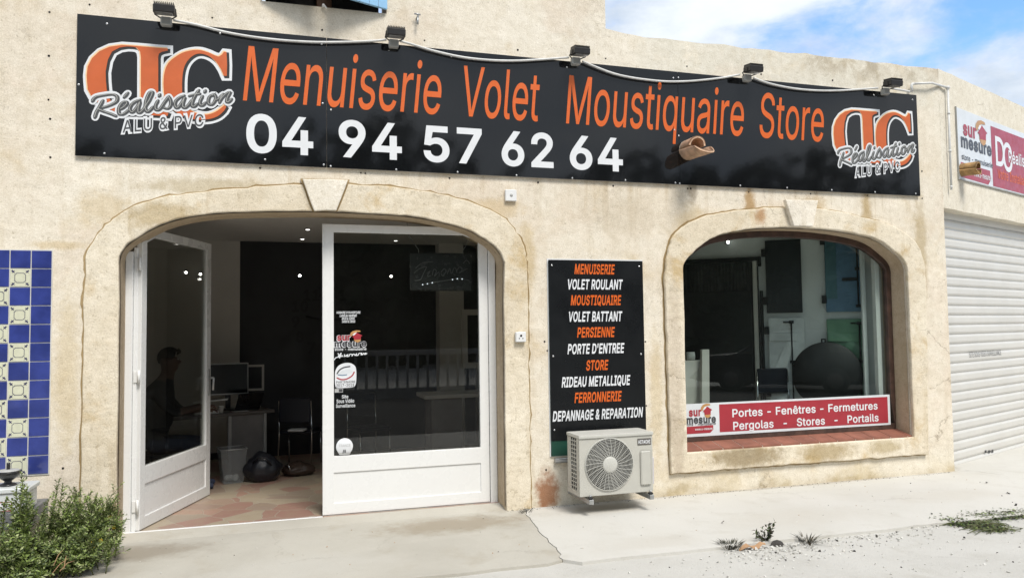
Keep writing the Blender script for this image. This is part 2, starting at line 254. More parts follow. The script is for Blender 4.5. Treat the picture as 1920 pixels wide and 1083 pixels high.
class MB:
    def __init__(s): s.bm = bmesh.new(); s.mi = {}; s.names = []
    def slot(s, m):
        if m not in s.mi: s.mi[m] = len(s.names); s.names.append(m)
        return s.mi[m]
    def absorb(s, b2, mat, M=None, fn=None, smooth=False):
        k = s.slot(mat); vm = {}
        for v in b2.verts:
            co = v.co.copy()
            if M is not None: co = M @ co
            if fn: co = fn(co)
            vm[v] = s.bm.verts.new(co)
        for f in b2.faces:
            try: nf = s.bm.faces.new([vm[v] for v in f.verts]); nf.material_index = k; nf.smooth = smooth
            except ValueError: pass
        b2.free(); return s
    def raw(s, vs, fs, mat, smooth=False):
        k = s.slot(mat); vv = [s.bm.verts.new(v) for v in vs]
        for f in fs:
            try: nf = s.bm.faces.new([vv[i] for i in f]); nf.material_index = k; nf.smooth = smooth
            except ValueError: pass
        return s
    def box(s, a, b, mat, bev=0., fn=None, M=None, seg=1):
        b2 = bmesh.new(); bmesh.ops.create_cube(b2, size=1)
        a, b = Vector(a), Vector(b)
        for v in b2.verts: v.co = Vector([(a[i]+b[i])/2+v.co[i]*(b[i]-a[i]) for i in range(3)])
        bmesh.ops.recalc_face_normals(b2, faces=b2.faces)
        if bev: bmesh.ops.bevel(b2, geom=list(b2.edges), offset=bev, segments=seg, affect='EDGES', profile=.7)
        return s.absorb(b2, mat, M, fn)
    def fbox(s, fr, u0, u1, w0, w1, v0, v1, mat, bev=0.): return s.box((u0, w0, v0), (u1, w1, v1), mat, bev, fn=lambda c: fr(c.x, c.y, c.z))
    def tube(s, pts, r, mat, seg=8, cap=True, smooth=True):
        pts = [Vector(p) for p in pts]; n = len(pts); rs = r if isinstance(r, (list, tuple)) else [r]*n
        t0 = (pts[1]-pts[0]).normalized(); a = Vector((0, 0, 1)) if abs(t0.z) < .9 else Vector((1, 0, 0)); x = t0.cross(a).normalized()
        vs = []
        for i in range(n):
            t = (pts[min(i+1, n-1)]-pts[max(i-1, 0)])
            t = t.normalized() if t.length > 1e-9 else t0
            x = (x-t*x.dot(t)).normalized(); y = t.cross(x)
            for k in range(seg):
                an = 2*math.pi*k/seg; vs.append(pts[i]+(x*math.cos(an)+y*math.sin(an))*rs[i])
        fs = [(i*seg+k, i*seg+(k+1) % seg, (i+1)*seg+(k+1) % seg, (i+1)*seg+k) for i in range(n-1) for k in range(seg)]
        if cap: fs += [tuple(range(seg))[::-1], tuple((n-1)*seg+k for k in range(seg))]
        return s.raw(vs, fs, mat, smooth)
    def lathe(s, prof, mat, seg=24, fn=None, smooth=True):     # prof: (r, h) about z
        vs = []
        for r, h in prof:
            for k in range(seg):
                an = 2*math.pi*k/seg; p = Vector((r*math.cos(an), r*math.sin(an), h)); vs.append(fn(p) if fn else p)
        n = len(prof)
        fs = [(i*seg+k, i*seg+(k+1) % seg, (i+1)*seg+(k+1) % seg, (i+1)*seg+k) for i in range(n-1) for k in range(seg)]
        fs += [tuple(range(seg))[::-1], tuple((n-1)*seg+k for k in range(seg))]
        return s.raw(vs, fs, mat, smooth)
    def sphere(s, c, r, mat, sub=2, jit=0., sc=(1, 1, 1)):
        b2 = bmesh.new(); bmesh.ops.create_icosphere(b2, subdivisions=sub, radius=1)
        c = Vector(c)
        for v in b2.verts:
            k = 1+jit*random.uniform(-1, 1); v.co = c+Vector((v.co.x*r*sc[0]*k, v.co.y*r*sc[1]*k, v.co.z*r*sc[2]*k))
        return s.absorb(b2, mat, smooth=jit == 0)
    def shape(s, loops, fr, w, mat, half=0., offset=0., bevel=0., fn2=None):   # filled 2-D outline(s) in a frame
        me = shape_mesh(loops, half, offset, bevel)
        b2 = bmesh.new(); b2.from_mesh(me); bpy.data.meshes.remove(me)
        fn2 = fn2 or (lambda x, y: (x, y))
        def mp(c): p = fn2(c.x, c.y); return fr(p[0], w+c.z, p[1])
        return s.absorb(b2, mat, fn=mp)
    def text(s, body, fr, w, mat, x0, x1, zb, zc, offset=0., shear=0., slope=0., space=1., both=None):
        me = text_mesh(body, offset, shear, space); xs = [v.co.x for v in me.vertices]; a, b = min(xs), max(xs)
        b2 = bmesh.new(); b2.from_mesh(me); bpy.data.meshes.remove(me); kx = (x1-x0)/(b-a); kz = (zc-zb)/.682
        return s.absorb(b2, mat, fn=lambda c: fr(x0+(c.x-a)*kx, w+c.z, zb+c.y*kz+slope*(c.x-a)*kx))
    def build(s, name, parent=None, smooth=False):
        me = bpy.data.meshes.new(name); s.bm.normal_update(); s.bm.to_mesh(me); s.bm.free(); return link(name, me, s.names, parent, smooth)

def eval_mesh(ob):
    COL.objects.link(ob); dg = bpy.context.evaluated_depsgraph_get(); me = bpy.data.meshes.new_from_object(ob.evaluated_get(dg)); COL.objects.unlink(ob); bpy.data.objects.remove(ob); return me
def shape_mesh(loops, half=0., offset=0., bevel=0.):
    c = bpy.data.curves.new('outline', 'CURVE'); c.dimensions = '2D'; c.fill_mode = 'BOTH'; c.extrude = half-bevel if bevel else half; c.offset = offset-(bevel if bevel else 0)
    c.bevel_depth = bevel; c.bevel_resolution = 1
    for lp in loops:
        sp = c.splines.new('POLY'); sp.points.add(len(lp)-1)
        for p, q in zip(sp.points, lp): p.co = (q[0], q[1], 0, 1)
        sp.use_cyclic_u = True
    me = eval_mesh(bpy.data.objects.new('outline', c)); bpy.data.curves.remove(c); return me
TC = {}
GL = {}                                      # letter outlines (thousandths of an em), drawn and filled as flat vinyl shapes
GLYPHS = """&|448|197 -7 165 -5 136 1 110 12 88 26 69 42 54 62 43 84 36 108 34 133 37 163 47 189 63 213 85 235 140 279 216 335 237 352 246 363 255 375 260 389 262 405 258 427 245 445 226 457 201 461 184 459 168 453 155 444 145 431 139 416 137 399 139 380 145 363 155 346 169 327 204 284 438 0 364 0 171 231 121 293 102 319 87 344 78 370 75 398 79 430 91 458 109 481 134 499 165 510 200 513 235 510 266 499 290 482 308 459 320 433 324 404 322 382 315 362 305 342 291 325 275 308 256 293 154 217 128 195 110 174 100 154 97 131 100 108 109 87 124 70 143 57 166 49 193 46 223 50 251 59 278 75 301 95 321 121 336 151 343 174 348 198 349 224 408 224 406 194 403 167 397 144 385 115 371 92 345 62 333 47 315 30 294 17 271 7 246 -1 221 -5
'|206|78 318 70 509 136 509 128 318
-|453|337 244 337 188 114 188 114 244
.|188|95 -4 78 -1 63 9 53 24 50 41 53 59 63 73 78 83 95 87 113 83 128 73 138 59 141 41 138 24 128 9 113 -1
0|453|227 -7 191 -3 158 7 130 24 105 48 85 77 69 113 60 144 53 178 49 214 48 254 49 294 53 330 60 364 69 395 85 431 106 461 130 484 159 502 191 512 227 516 262 512 295 502 323 484 348 461 368 431 384 395 393 364 400 330 404 294 405 254 404 214 400 178 393 144 384 113 368 77 348 48 323 24 295 7 263 -3;227 50 250 52 271 60 290 74 306 92 320 116 330 144 338 176 342 213 344 254 342 295 338 332 330 365 320 393 306 416 290 435 271 449 250 457 227 460 203 457 182 449 163 435 147 416 134 393 123 365 115 332 111 295 109 254 111 213 115 176 123 144 134 116 147 92 163 74 182 60 203 52
1|453|76 0 76 55 391 55 391 0;276 509 276 0 212 0 212 448 209 448 86 358 86 427 198 509
2|453|64 0 64 47 234 229 282 282 299 305 311 327 318 348 320 371 317 397 308 419 293 436 273 449 250 457 224 460 196 457 172 447 153 433 139 413 130 390 127 362 66 362 68 391 75 418 86 442 102 464 121 482 143 496 168 507 196 513 225 516 254 513 281 507 306 497 328 482 346 465 361 445 372 423 379 398 381 372 378 345 371 318 357 290 336 259 267 180 153 60 153 57 389 57 389 0
3|453|218 -7 188 -5 159 1 133 10 108 22 88 38 70 57 57 79 48 104 44 132 109 132 115 107 126 87 144 71 165 59 191 52 219 50 248 53 275 61 297 74 315 93 325 116 329 145 326 172 316 196 299 217 275 234 254 241 229 246 201 248 157 248 157 299 288 448 288 452 70 452 70 509 372 509 372 461 211 278 211 289 247 290 279 286 308 276 333 262 354 244 371 222 383 198 391 173 393 145 390 116 383 90 370 66 354 45 333 27 309 12 281 2 251 -5
4|453|40 105 40 158 247 509 311 509 109 166 109 163 413 163 413 105;282 0 282 121 282 146 282 318 343 318 343 0
5|453|221 -7 192 -5 165 1 140 11 118 25 99 41 83 60 71 82 63 105 60 130 122 130 127 108 138 89 154 73 173 60 196 52 221 50 250 53 276 64 298 82 314 104 324 131 328 162 324 193 314 221 297 244 275 262 248 273 218 277 192 275 167 268 145 258 128 246 67 253 96 509 366 509 366 452 151 452 134 301 155 315 178 325 203 331 229 334 263 330 294 321 321 306 345 285 364 260 379 231 388 199 391 163 388 132 381 102 369 76 352 52 332 32 309 15 282 3 253 -4
6|453|226 -7 196 -4 168 3 142 15 119 31 100 51 84 74 73 101 66 130 64 162 65 187 71 212 80 239 93 268 112 302 137 340 252 509 322 509 151 261 145 261 154 275 165 288 179 299 196 307 214 312 235 314 265 312 291 305 316 295 337 280 355 262 370 240 380 215 387 187 389 157 387 127 379 98 368 73 352 50 333 30 310 14 284 3 257 -4;226 48 254 52 279 63 299 79 314 101 324 128 327 157 324 187 314 213 299 235 279 251 254 262 226 265 198 262 174 252 153 235 138 214 128 188 125 158 128 128 138 102 153 79 174 63 198 52
7|453|97 0 323 448 323 452 62 452 62 509 391 509 391 449 165 0
8|453|226 -7 193 -5 163 1 136 11 111 25 91 42 74 62 62 84 54 109 52 135 55 166 65 195 81 220 101 241 125 256 153 265 129 276 109 289 93 308 80 330 73 354 70 380 73 405 79 429 90 450 106 469 124 485 146 498 170 508 197 514 226 516 255 514 282 508 306 498 328 485 346 469 361 450 373 429 379 405 382 380 379 354 372 330 359 308 343 289 323 276 300 267 327 256 351 241 372 220 387 195 397 166 401 135 398 109 391 84 378 62 362 42 341 25 317 11 289 1 259 -5;226 49 258 52 285 60 307 74 323 91 333 113 337 139 333 165 322 189 305 208 283 223 256 232 226 235 196 232 169 223 147 208 130 189 119 165 115 139 119 113 129 91 145 74 167 60 195 52;226 290 252 292 274 300 293 313 307 330 316 351 319 376 316 399 308 420 294 437 275 449 252 457 226 460 200 457 177 449 159 437 145 420 136 399 133 376 136 351 145 330 159 313 178 300 201 292
9|453|226 516 256 513 285 506 310 494 333 478 352 458 368 434 380 408 387 378 389 347 387 322 382 296 373 270 359 240 340 207 315 168 200 0 130 0 301 248 307 248 299 234 287 221 273 210 257 202 238 196 218 195 188 197 161 203 137 214 116 229 98 247 83 269 72 294 66 321 64 352 66 382 73 411 85 436 101 459 120 479 143 494 168 506 196 513;226 460 199 457 174 446 154 429 138 407 129 381 125 352 129 322 138 295 154 274 174 257 199 247 226 243 254 247 279 257 299 273 314 295 324 321 327 350 324 381 314 407 299 429 279 446 254 457
A|480|16 0 201 509 276 509 463 0 395 0 287 302 264 372 232 478 245 478 213 371 191 302 85 0;110 142 110 199 370 199 370 142
B|456|60 0 60 509 241 509 274 507 304 501 329 491 350 477 367 461 381 442 390 421 396 398 398 374 395 344 387 320 373 301 356 286 336 275 315 267 315 262 339 257 363 245 385 227 402 203 411 184 416 161 418 136 416 111 410 88 400 67 386 48 368 31 344 18 317 8 284 2 247 0;125 57 245 57 281 60 309 67 330 80 349 105 355 137 352 161 342 184 327 203 306 218 279 228 248 231 125 231;125 285 238 285 265 288 288 296 308 309 323 326 333 348 336 372 330 403 313 429 294 442 270 449 240 452 125 452
C|510|267 -7 225 -3 186 7 150 25 119 49 92 79 70 115 57 146 48 179 42 215 40 254 42 293 48 329 57 362 70 393 92 429 119 459 150 484 186 501 225 512 267 516 293 514 317 511 340 504 362 496 383 485 402 471 419 456 435 438 448 418 459 397 467 373 473 348 408 348 401 373 389 395 375 413 357 428 337 440 315 449 292 454 267 456 237 453 209 445 184 432 161 414 141 391 125 364 113 332 106 295 103 254 106 213 113 177 125 145 141 117 161 94 184 76 210 63 237 56 267 53 292 55 315 60 337 69 357 81 375 96 389 114 401 136 408 160 473 160 467 135 459 112 448 91 435 71 420 53 402 38 383 24 363 13 341 5 317 -2 293 -6
D|502|219 0 96 0 96 57 215 57 254 60 288 68 318 81 343 99 363 122 379 149 390 181 397 216 399 255 397 294 390 329 379 361 364 388 344 410 320 428 291 441 258 449 221 452 93 452 93 509 225 509 273 505 315 495 353 478 385 455 412 426 433 391 446 361 455 329 460 293 462 255 460 217 455 181 446 149 433 119 411 83 384 54 351 31 312 14 268 3;125 509 125 0 60 0 60 509
E|419|60 0 60 509 372 509 372 452 125 452 125 286 355 286 355 229 125 229 125 57 375 57 375 0
F|410|60 0 60 509 369 509 369 452 125 452 125 278 346 278 346 221 125 221 125 0
G|520|269 -7 225 -3 185 7 149 25 118 49 91 79 69 116 57 146 47 179 42 215 40 254 42 293 47 329 57 362 69 393 91 429 117 459 149 484 184 501 223 512 265 516 291 514 316 510 340 504 363 494 384 483 403 469 421 453 436 436 449 416 460 395 468 373 474 349 408 349 399 372 387 393 373 411 356 427 337 439 315 448 291 454 265 456 236 453 209 445 183 432 160 414 141 392 125 364 113 332 106 295 103 254 106 213 113 177 125 145 141 117 161 95 184 76 210 63 238 56 269 53 296 55 322 61 345 71 365 85 382 102 396 123 407 147 413 173 415 202 434 199 283 199 283 256 478 256 478 200 475 160 466 124 451 91 431 62 406 38 377 19 344 5 308 -4
H|517|60 0 60 509 125 509 125 289 392 289 392 509 457 509 457 0 392 0 392 232 125 232 125 0
I|300|31 0 31 57 118 57 118 452 31 452 31 509 269 509 269 452 183 452 183 57 269 57 269 0
L|393|60 0 60 509 125 509 125 57 361 57 361 0
M|628|60 0 60 509 152 509 277 187 287 159 299 123 311 84 322 49 307 49 318 83 330 121 342 158 352 187 476 509 568 509 568 0 504 0 504 291 504 327 505 369 506 413 507 457 513 457 498 409 482 363 467 322 456 291 342 0 286 0 170 291 159 321 145 361 129 408 112 457 119 457 120 416 121 372 122 328 122 291 122 0
N|523|60 0 60 509 136 509 343 183 363 151 388 107 414 55 405 54 401 108 399 157 399 195 399 509 463 509 463 0 387 0 202 290 177 331 148 381 108 452 119 454 122 384 124 328 125 291 125 0
O|533|267 -7 225 -3 186 7 150 25 119 49 92 79 70 115 57 146 48 179 42 215 40 254 42 293 48 329 57 362 70 393 92 429 119 459 150 484 186 501 225 512 267 516 309 512 348 501 384 484 415 459 442 429 464 393 477 362 486 329 491 293 493 254 491 215 486 179 477 146 464 115 442 79 415 49 384 25 348 7 309 -3;267 53 296 55 324 63 349 76 372 94 392 116 408 144 420 176 428 213 430 254 428 295 420 332 408 365 392 392 372 415 349 433 324 446 296 453 267 456 237 453 210 445 184 433 161 415 142 392 125 364 113 332 106 295 103 254 106 213 113 176 125 144 142 117 161 94 184 76 210 63 237 55
P|445|60 0 60 509 235 509 272 506 305 499 332 487 356 471 375 452 390 430 400 404 407 377 409 348 407 318 400 291 390 265 375 243 356 223 332 207 305 195 272 188 235 186 109 186 109 242 233 242 269 246 297 256 318 272 333 294 342 319 344 348 342 376 333 402 318 423 297 439 268 449 232 452 125 452 125 0
Q|533|245 159 313 159 369 85 384 65 468 -48 401 -48 346 27 331 46;267 -7 225 -3 186 7 150 25 119 49 92 79 70 115 57 146 48 179 42 215 40 254 42 293 48 329 57 362 70 393 92 429 119 459 150 484 186 501 225 512 267 516 309 512 348 501 384 484 415 459 442 429 464 393 477 362 486 329 491 293 493 254 491 215 486 179 477 146 464 115 442 79 415 49 384 25 348 7 309 -3;267 53 296 55 324 63 349 76 372 94 392 116 408 144 420 176 428 213 430 254 428 295 420 332 408 365 392 392 372 415 349 433 324 446 296 453 267 456 237 453 210 445 184 433 161 415 142 392 125 364 113 332 106 295 103 254 106 213 113 176 125 144 142 117 161 94 184 76 210 63 237 55
R|449|60 0 60 509 236 509 273 506 305 500 333 489 356 473 376 455 390 433 401 408 407 381 409 352 407 323 401 296 390 271 376 250 356 232 333 217 305 206 273 200 236 198 96 198 96 255 234 255 269 258 298 267 319 281 334 300 342 324 345 352 342 380 334 405 319 425 298 440 269 449 233 452 125 452 125 0;353 0 230 229 303 229 428 0
S|447|224 -9 188 -7 156 -1 128 9 102 23 81 40 64 60 51 83 42 109 38 137 104 137 110 110 123 88 142 71 166 59 194 52 224 49 257 52 286 60 311 74 329 92 341 114 346 139 342 161 332 179 316 193 296 205 272 214 245 222 184 239 145 253 112 269 86 289 67 313 56 341 52 372 54 400 62 425 75 448 92 468 113 484 138 498 165 508 195 514 227 516 259 514 289 508 316 498 340 484 360 468 377 449 390 427 398 403 401 378 337 378 332 402 320 421 302 437 280 449 254 456 225 459 194 456 167 448 145 435 129 418 118 398 115 376 119 352 131 334 148 319 169 308 212 293 264 279 312 264 336 252 359 238 379 220 395 198 405 171 408 139 406 112 399 87 386 64 370 43 349 25 323 11 294 0 261 -7
T|449|32 452 32 509 417 509 417 452 257 452 257 0 193 0 193 452
U|517|259 -8 220 -6 186 2 154 15 126 33 103 55 85 80 71 108 63 140 60 173 60 509 124 509 124 178 128 144 141 113 160 87 187 68 208 59 232 53 259 52 285 53 309 59 331 68 357 87 377 113 389 144 393 178 393 509 457 509 457 173 454 140 446 108 433 80 414 55 391 33 363 15 332 2 297 -6
V|480|204 0 16 509 84 509 192 206 215 137 248 31 235 31 267 138 290 206 395 509 463 509 278 0
a|389|160 -9 126 -5 94 5 68 22 48 45 35 73 30 108 34 138 43 161 58 179 78 193 100 203 125 211 178 220 234 227 252 230 265 235 273 243 276 255 273 279 267 297 256 311 240 322 220 329 196 331 171 329 149 322 132 313 118 301 107 288 100 274 41 291 57 322 79 346 104 364 133 375 163 382 194 384 215 383 239 379 263 372 286 360 306 343 322 320 330 301 335 278 337 251 337 0 277 0 277 52 272 52 264 38 252 25 236 12 215 1 190 -6;170 45 202 49 228 59 248 74 263 93 272 115 276 138 276 190 270 186 259 182 231 176 200 171 175 168 154 164 134 159 117 150 103 139 95 124 92 105 94 87 102 72 114 61 130 52 149 47
c|396|207 -8 174 -5 144 3 117 16 93 35 72 58 56 85 44 116 37 150 34 187 37 225 44 260 56 291 72 318 93 341 117 360 144 374 174 382 207 384 234 383 260 377 284 368 305 356 324 341 340 322 353 301 362 277 303 262 298 276 290 289 281 301 270 311 257 319 242 325 226 329 207 330 173 325 145 310 124 287 108 258 102 236 98 212 96 187 98 163 102 139 108 117 124 89 145 66 173 51 207 46 226 48 243 52 258 58 271 66 282 76 292 89 299 102 304 117 363 102 354 78 341 56 325 37 306 21 285 9 261 -1 235 -6
d|424|195 -8 165 -6 137 3 111 16 89 34 70 57 55 84 43 116 36 151 34 189 36 227 43 261 55 293 70 320 89 342 112 361 137 374 165 382 196 384 228 381 253 373 272 360 287 346 306 319 311 319 311 509 372 509 372 0 313 0 313 59 307 59 287 31 272 17 252 4 227 -5;205 47 236 51 263 65 284 86 299 115 306 138 310 162 312 189 310 216 306 241 300 263 284 291 263 312 237 325 205 330 172 325 145 311 124 290 108 261 102 239 98 215 96 189 98 163 102 139 109 117 124 88 145 66 172 51
e|404|212 -8 177 -5 145 3 117 16 92 35 72 58 56 85 44 116 37 150 34 187 36 224 44 258 55 290 71 317 91 340 115 359 142 373 172 382 205 384 236 382 266 374 294 361 319 341 334 324 347 305 357 282 365 256 370 227 371 194 371 169 75 169 75 221 338 221 310 202 307 237 298 269 283 294 263 314 237 326 205 330 173 326 146 313 125 294 109 270 99 241 96 211 96 178 98 151 102 127 110 106 128 80 151 61 179 50 212 46 234 48 254 53 271 61 285 73 297 88 306 105 365 91 353 63 335 39 311 19 283 4 261 -3 237 -7
f|254|228 379 228 327 6 327 6 379;81 0 81 432 84 461 96 486 113 505 135 519 161 527 187 530 207 529 222 527 243 521 227 468 215 472 195 474 171 470 154 460 145 443 142 419 142 0
g|425|207 -151 180 -149 156 -146 134 -140 105 -127 82 -110 64 -91 51 -69 101 -41 122 -66 136 -78 154 -88 178 -95 207 -97 236 -95 261 -87 282 -75 298 -58 308 -34 311 -6 311 68 306 68 287 41 272 28 252 16 227 8 195 5 165 7 138 14 113 27 90 43 71 65 55 90 43 120 36 154 34 191 36 229 43 263 55 293 71 320 90 342 112 361 138 374 166 382 196 384 228 382 253 373 273 360 288 346 308 319 313 319 313 379 372 379 372 -9 370 -40 363 -67 350 -90 334 -109 314 -124 291 -136 265 -144 237 -149;205 59 237 63 264 75 285 95 300 121 307 142 311 166 312 193 311 219 307 242 300 264 285 291 264 312 237 325 205 330 172 325 145 312 124 290 109 262 102 241 98 218 96 193 98 167 102 144 109 123 124 96 145 76 172 63
h|410|114 227 114 0 53 0 53 509 114 509 114 287 102 287 116 319 132 344 152 362 175 374 200 382 227 384 252 383 275 377 295 369 321 349 341 321 350 298 355 271 357 240 357 0 296 0 296 235 293 263 286 286 273 304 256 318 235 326 210 329 184 326 161 317 141 303 126 283 117 257
i|167|53 0 53 379 114 379 114 0;84 443 67 446 54 455 44 468 41 483 44 499 54 512 67 521 84 524 100 521 114 512 123 499 126 483 123 468 114 455 100 446
l|189|139 -2 112 0 91 8 74 20 62 37 55 59 53 84 53 509 114 509 114 99 115 77 120 62 130 54 146 52 160 53 170 54 181 3 162 -1
m|610|53 0 53 379 112 379 112 295 108 295 118 323 132 346 151 363 172 376 195 384 219 386 245 383 268 375 287 361 303 342 314 320 321 295 312 295 322 321 337 343 357 361 381 375 407 383 437 386 468 383 497 372 522 354 541 328 550 307 555 283 557 255 557 0 496 0 496 254 490 289 473 313 447 326 419 330 395 328 374 320 358 307 345 290 338 270 335 247 335 0 274 0 274 260 269 288 253 311 229 326 199 330 178 328 158 320 140 307 126 289 117 266 114 238 114 0
n|410|114 227 114 0 53 0 53 379 112 379 112 287 102 287 116 319 132 344 152 362 175 374 200 382 227 384 252 383 275 377 295 369 321 349 341 321 350 298 355 271 357 240 357 0 296 0 296 235 293 263 286 286 273 304 256 318 235 326 210 329 184 326 161 317 141 303 126 283 117 257
o|415|207 -8 174 -5 144 3 117 16 93 35 72 58 56 85 44 116 37 150 34 187 37 225 44 260 56 291 72 318 93 341 117 360 144 374 174 382 207 384 241 382 271 374 299 360 323 341 343 318 359 291 371 260 379 225 381 187 379 150 371 116 359 85 343 58 323 35 299 16 271 3 241 -5;207 46 242 51 270 66 292 89 307 117 314 139 318 163 319 187 318 212 314 236 307 258 292 287 270 310 242 325 207 330 173 325 145 310 124 287 108 258 102 236 98 212 96 187 98 163 102 139 108 117 124 89 145 66 173 51
q|424|372 -143 311 -143 311 59 306 59 287 31 272 17 252 4 227 -5 195 -8 165 -6 137 3 111 16 89 34 70 57 55 84 43 116 36 151 34 189 36 227 43 261 55 293 70 320 89 342 112 361 137 374 165 382 196 384 228 381 253 373 272 360 287 346 307 319 313 319 313 379 372 379;205 47 236 51 263 65 284 86 299 115 306 138 310 162 312 189 310 216 306 241 300 263 284 291 263 312 237 325 205 330 172 325 145 311 124 290 108 261 102 239 98 215 96 189 98 163 102 139 109 117 124 88 145 66 172 51
r|259|53 0 53 379 112 379 112 321 115 321 130 347 152 367 181 380 213 385 229 384 243 384 243 322 230 324 207 326 182 323 159 315 140 301 126 284 117 262 114 237 114 0
s|365|182 -8 157 -7 133 -3 112 3 84 18 62 38 45 63 36 94 94 107 105 79 124 60 150 49 181 45 217 50 244 62 262 81 268 103 265 121 254 136 237 147 212 155 149 170 118 180 92 192 72 208 58 227 50 249 47 274 51 305 65 332 87 354 115 370 137 378 161 383 187 384 223 381 254 372 279 358 299 339 314 316 324 290 268 277 258 298 243 316 219 328 187 333 156 329 131 317 114 299 109 277 112 258 124 243 144 232 172 223 229 209 261 200 287 187 306 171 320 153 328 131 331 107 326 75 312 47 290 24 260 6 236 -2 210 -7
t|227|204 379 204 327 6 327 6 379;65 471 126 471 126 98 128 76 136 61 150 53 170 50 185 51 202 54 213 2 192 -3 168 -4 138 -1 113 7 92 21 77 41 68 64 65 93
u|410|182 -5 158 -3 135 2 115 11 89 31 69 59 60 82 54 109 53 139 53 379 114 379 114 144 116 117 124 94 137 75 154 61 175 53 200 50 226 53 249 62 268 77 283 97 293 122 296 153 296 379 357 379 357 0 298 0 298 92 307 92 294 60 277 35 257 17 234 5 209 -3
v|389|163 0 17 379 84 379 165 155 187 87 206 21 184 21 203 87 224 155 305 379 371 379 226 0
w|567|138 0 23 379 87 379 133 214 154 137 175 41 165 41 186 135 206 214 252 379 316 379 362 214 382 136 402 41 391 41 413 135 434 214 480 379 545 379 429 0 368 0 319 172 305 225 291 280 277 338 291 338 277 280 263 225 248 172 199 0
à|389|160 -9 126 -5 94 5 68 22 48 45 35 73 30 108 34 138 43 161 58 179 78 193 100 203 125 211 178 220 234 227 252 230 265 235 273 243 276 255 273 279 267 297 256 311 240 322 220 329 196 331 171 329 149 322 132 313 118 301 107 288 100 274 41 291 57 322 79 346 104 364 133 375 163 382 194 384 215 383 239 379 263 372 286 360 306 343 322 320 330 301 335 278 337 251 337 0 277 0 277 52 272 52 264 38 252 25 236 12 215 1 190 -6;170 45 202 49 228 59 248 74 263 93 272 115 276 138 276 190 270 186 259 182 231 176 200 171 175 168 154 164 134 159 117 150 103 139 95 124 92 105 94 87 102 72 114 61 130 52 149 47;165 429 99 529 168 529 215 429
é|404|212 -8 177 -5 145 3 117 16 92 35 72 58 56 85 44 116 37 150 34 187 36 224 44 258 55 290 71 317 91 340 115 359 142 373 172 382 205 384 236 382 266 374 294 361 319 341 334 324 347 305 357 282 365 256 370 227 371 194 371 169 75 169 75 221 338 221 310 202 307 237 298 269 283 294 263 314 237 326 205 330 173 326 146 313 125 294 109 270 99 241 96 211 96 178 98 151 102 127 110 106 128 80 151 61 179 50 212 46 234 48 254 53 271 61 285 73 297 88 306 105 365 91 353 63 335 39 311 19 283 4 261 -3 237 -7;177 429 225 529 293 529 227 429
ê|404|212 -8 177 -5 145 3 117 16 92 35 72 58 56 85 44 116 37 150 34 187 36 224 44 258 55 290 71 317 91 340 115 359 142 373 172 382 205 384 236 382 266 374 294 361 319 341 334 324 347 305 357 282 365 256 370 227 371 194 371 169 75 169 75 221 338 221 310 202 307 237 298 269 283 294 263 314 237 326 205 330 173 326 146 313 125 294 109 270 99 241 96 211 96 178 98 151 102 127 110 106 128 80 151 61 179 50 212 46 234 48 254 53 271 61 285 73 297 88 306 105 365 91 353 63 335 39 311 19 283 4 261 -3 237 -7;155 435 95 435 175 529 233 529 313 438 252 435 204 495"""
for ln in GLYPHS.split("\n"):
    ch, adv, enc = ln[0], *ln[2:].split("|"); lps = []
    for lp in enc.split(";"):
        q = [int(x)/1000 for x in lp.split()]; lps.append(list(zip(q[::2], q[1::2])))
    GL[ch] = (int(adv)/1000, lps)
CAPH = max(p[1] for l in GL['H'][1] for p in l)
def area(l): return sum(l[i-1][0]*l[i][1]-l[i][0]*l[i-1][1] for i in range(len(l)))/2
def grow_loop(l, d):
    n = len(l); out = []
    for i in range(n):
        p, q, r = Vector(l[i-1]), Vector(l[i]), Vector(l[(i+1) % n]); e1, e2 = (q-p).normalized(), (r-q).normalized()
        n1, n2 = Vector((e1.y, -e1.x)), Vector((e2.y, -e2.x)); b = n1+n2
        if b.length < 1e-4: out.append(tuple(q+n1*d)); continue
        b.normalize(); out.append(tuple(q+b*d*min(1/max(b.dot(n1), .2), 1.6)))
    return out
from mathutils.geometry import delaunay_2d_cdt
def nonzero_fill(lps):                       # robust fill: triangulate, keep triangles with a non-zero winding number
    V, E = [], []
    for l in lps:
        k = len(V); V += [Vector(p) for p in l]; E += [(k+i, k+(i+1) % len(l)) for i in range(len(l))]
    v, e, f, *_ = delaunay_2d_cdt(V, E, [], 0, 1e-6)
    keep = []
    for t in f:
        cx = sum(v[i].x for i in t)/len(t); cy = sum(v[i].y for i in t)/len(t); w = 0
        for l in lps:
            for i in range(len(l)):
                (x0, y0), (x1, y1) = l[i-1], l[i]
                if (y0 > cy) != (y1 > cy) and cx < x0+(cy-y0)*(x1-x0)/(y1-y0): w += 1 if y1 > y0 else -1
        if w: keep.append(tuple(t))
    me = bpy.data.meshes.new('glyph'); me.from_pydata([(p.x, p.y, 0) for p in v], [], keep); return me
def glyph(ch, off):
    if (ch, off) not in TC:
        lps = GL[ch][1]; big = max(lps, key=lambda l: abs(area(l))); s = 1 if area(big) > 0 else -1
        TC[ch, off] = nonzero_fill([grow_loop(l, off*s) for l in lps] if off else lps)
    return TC[ch, off]
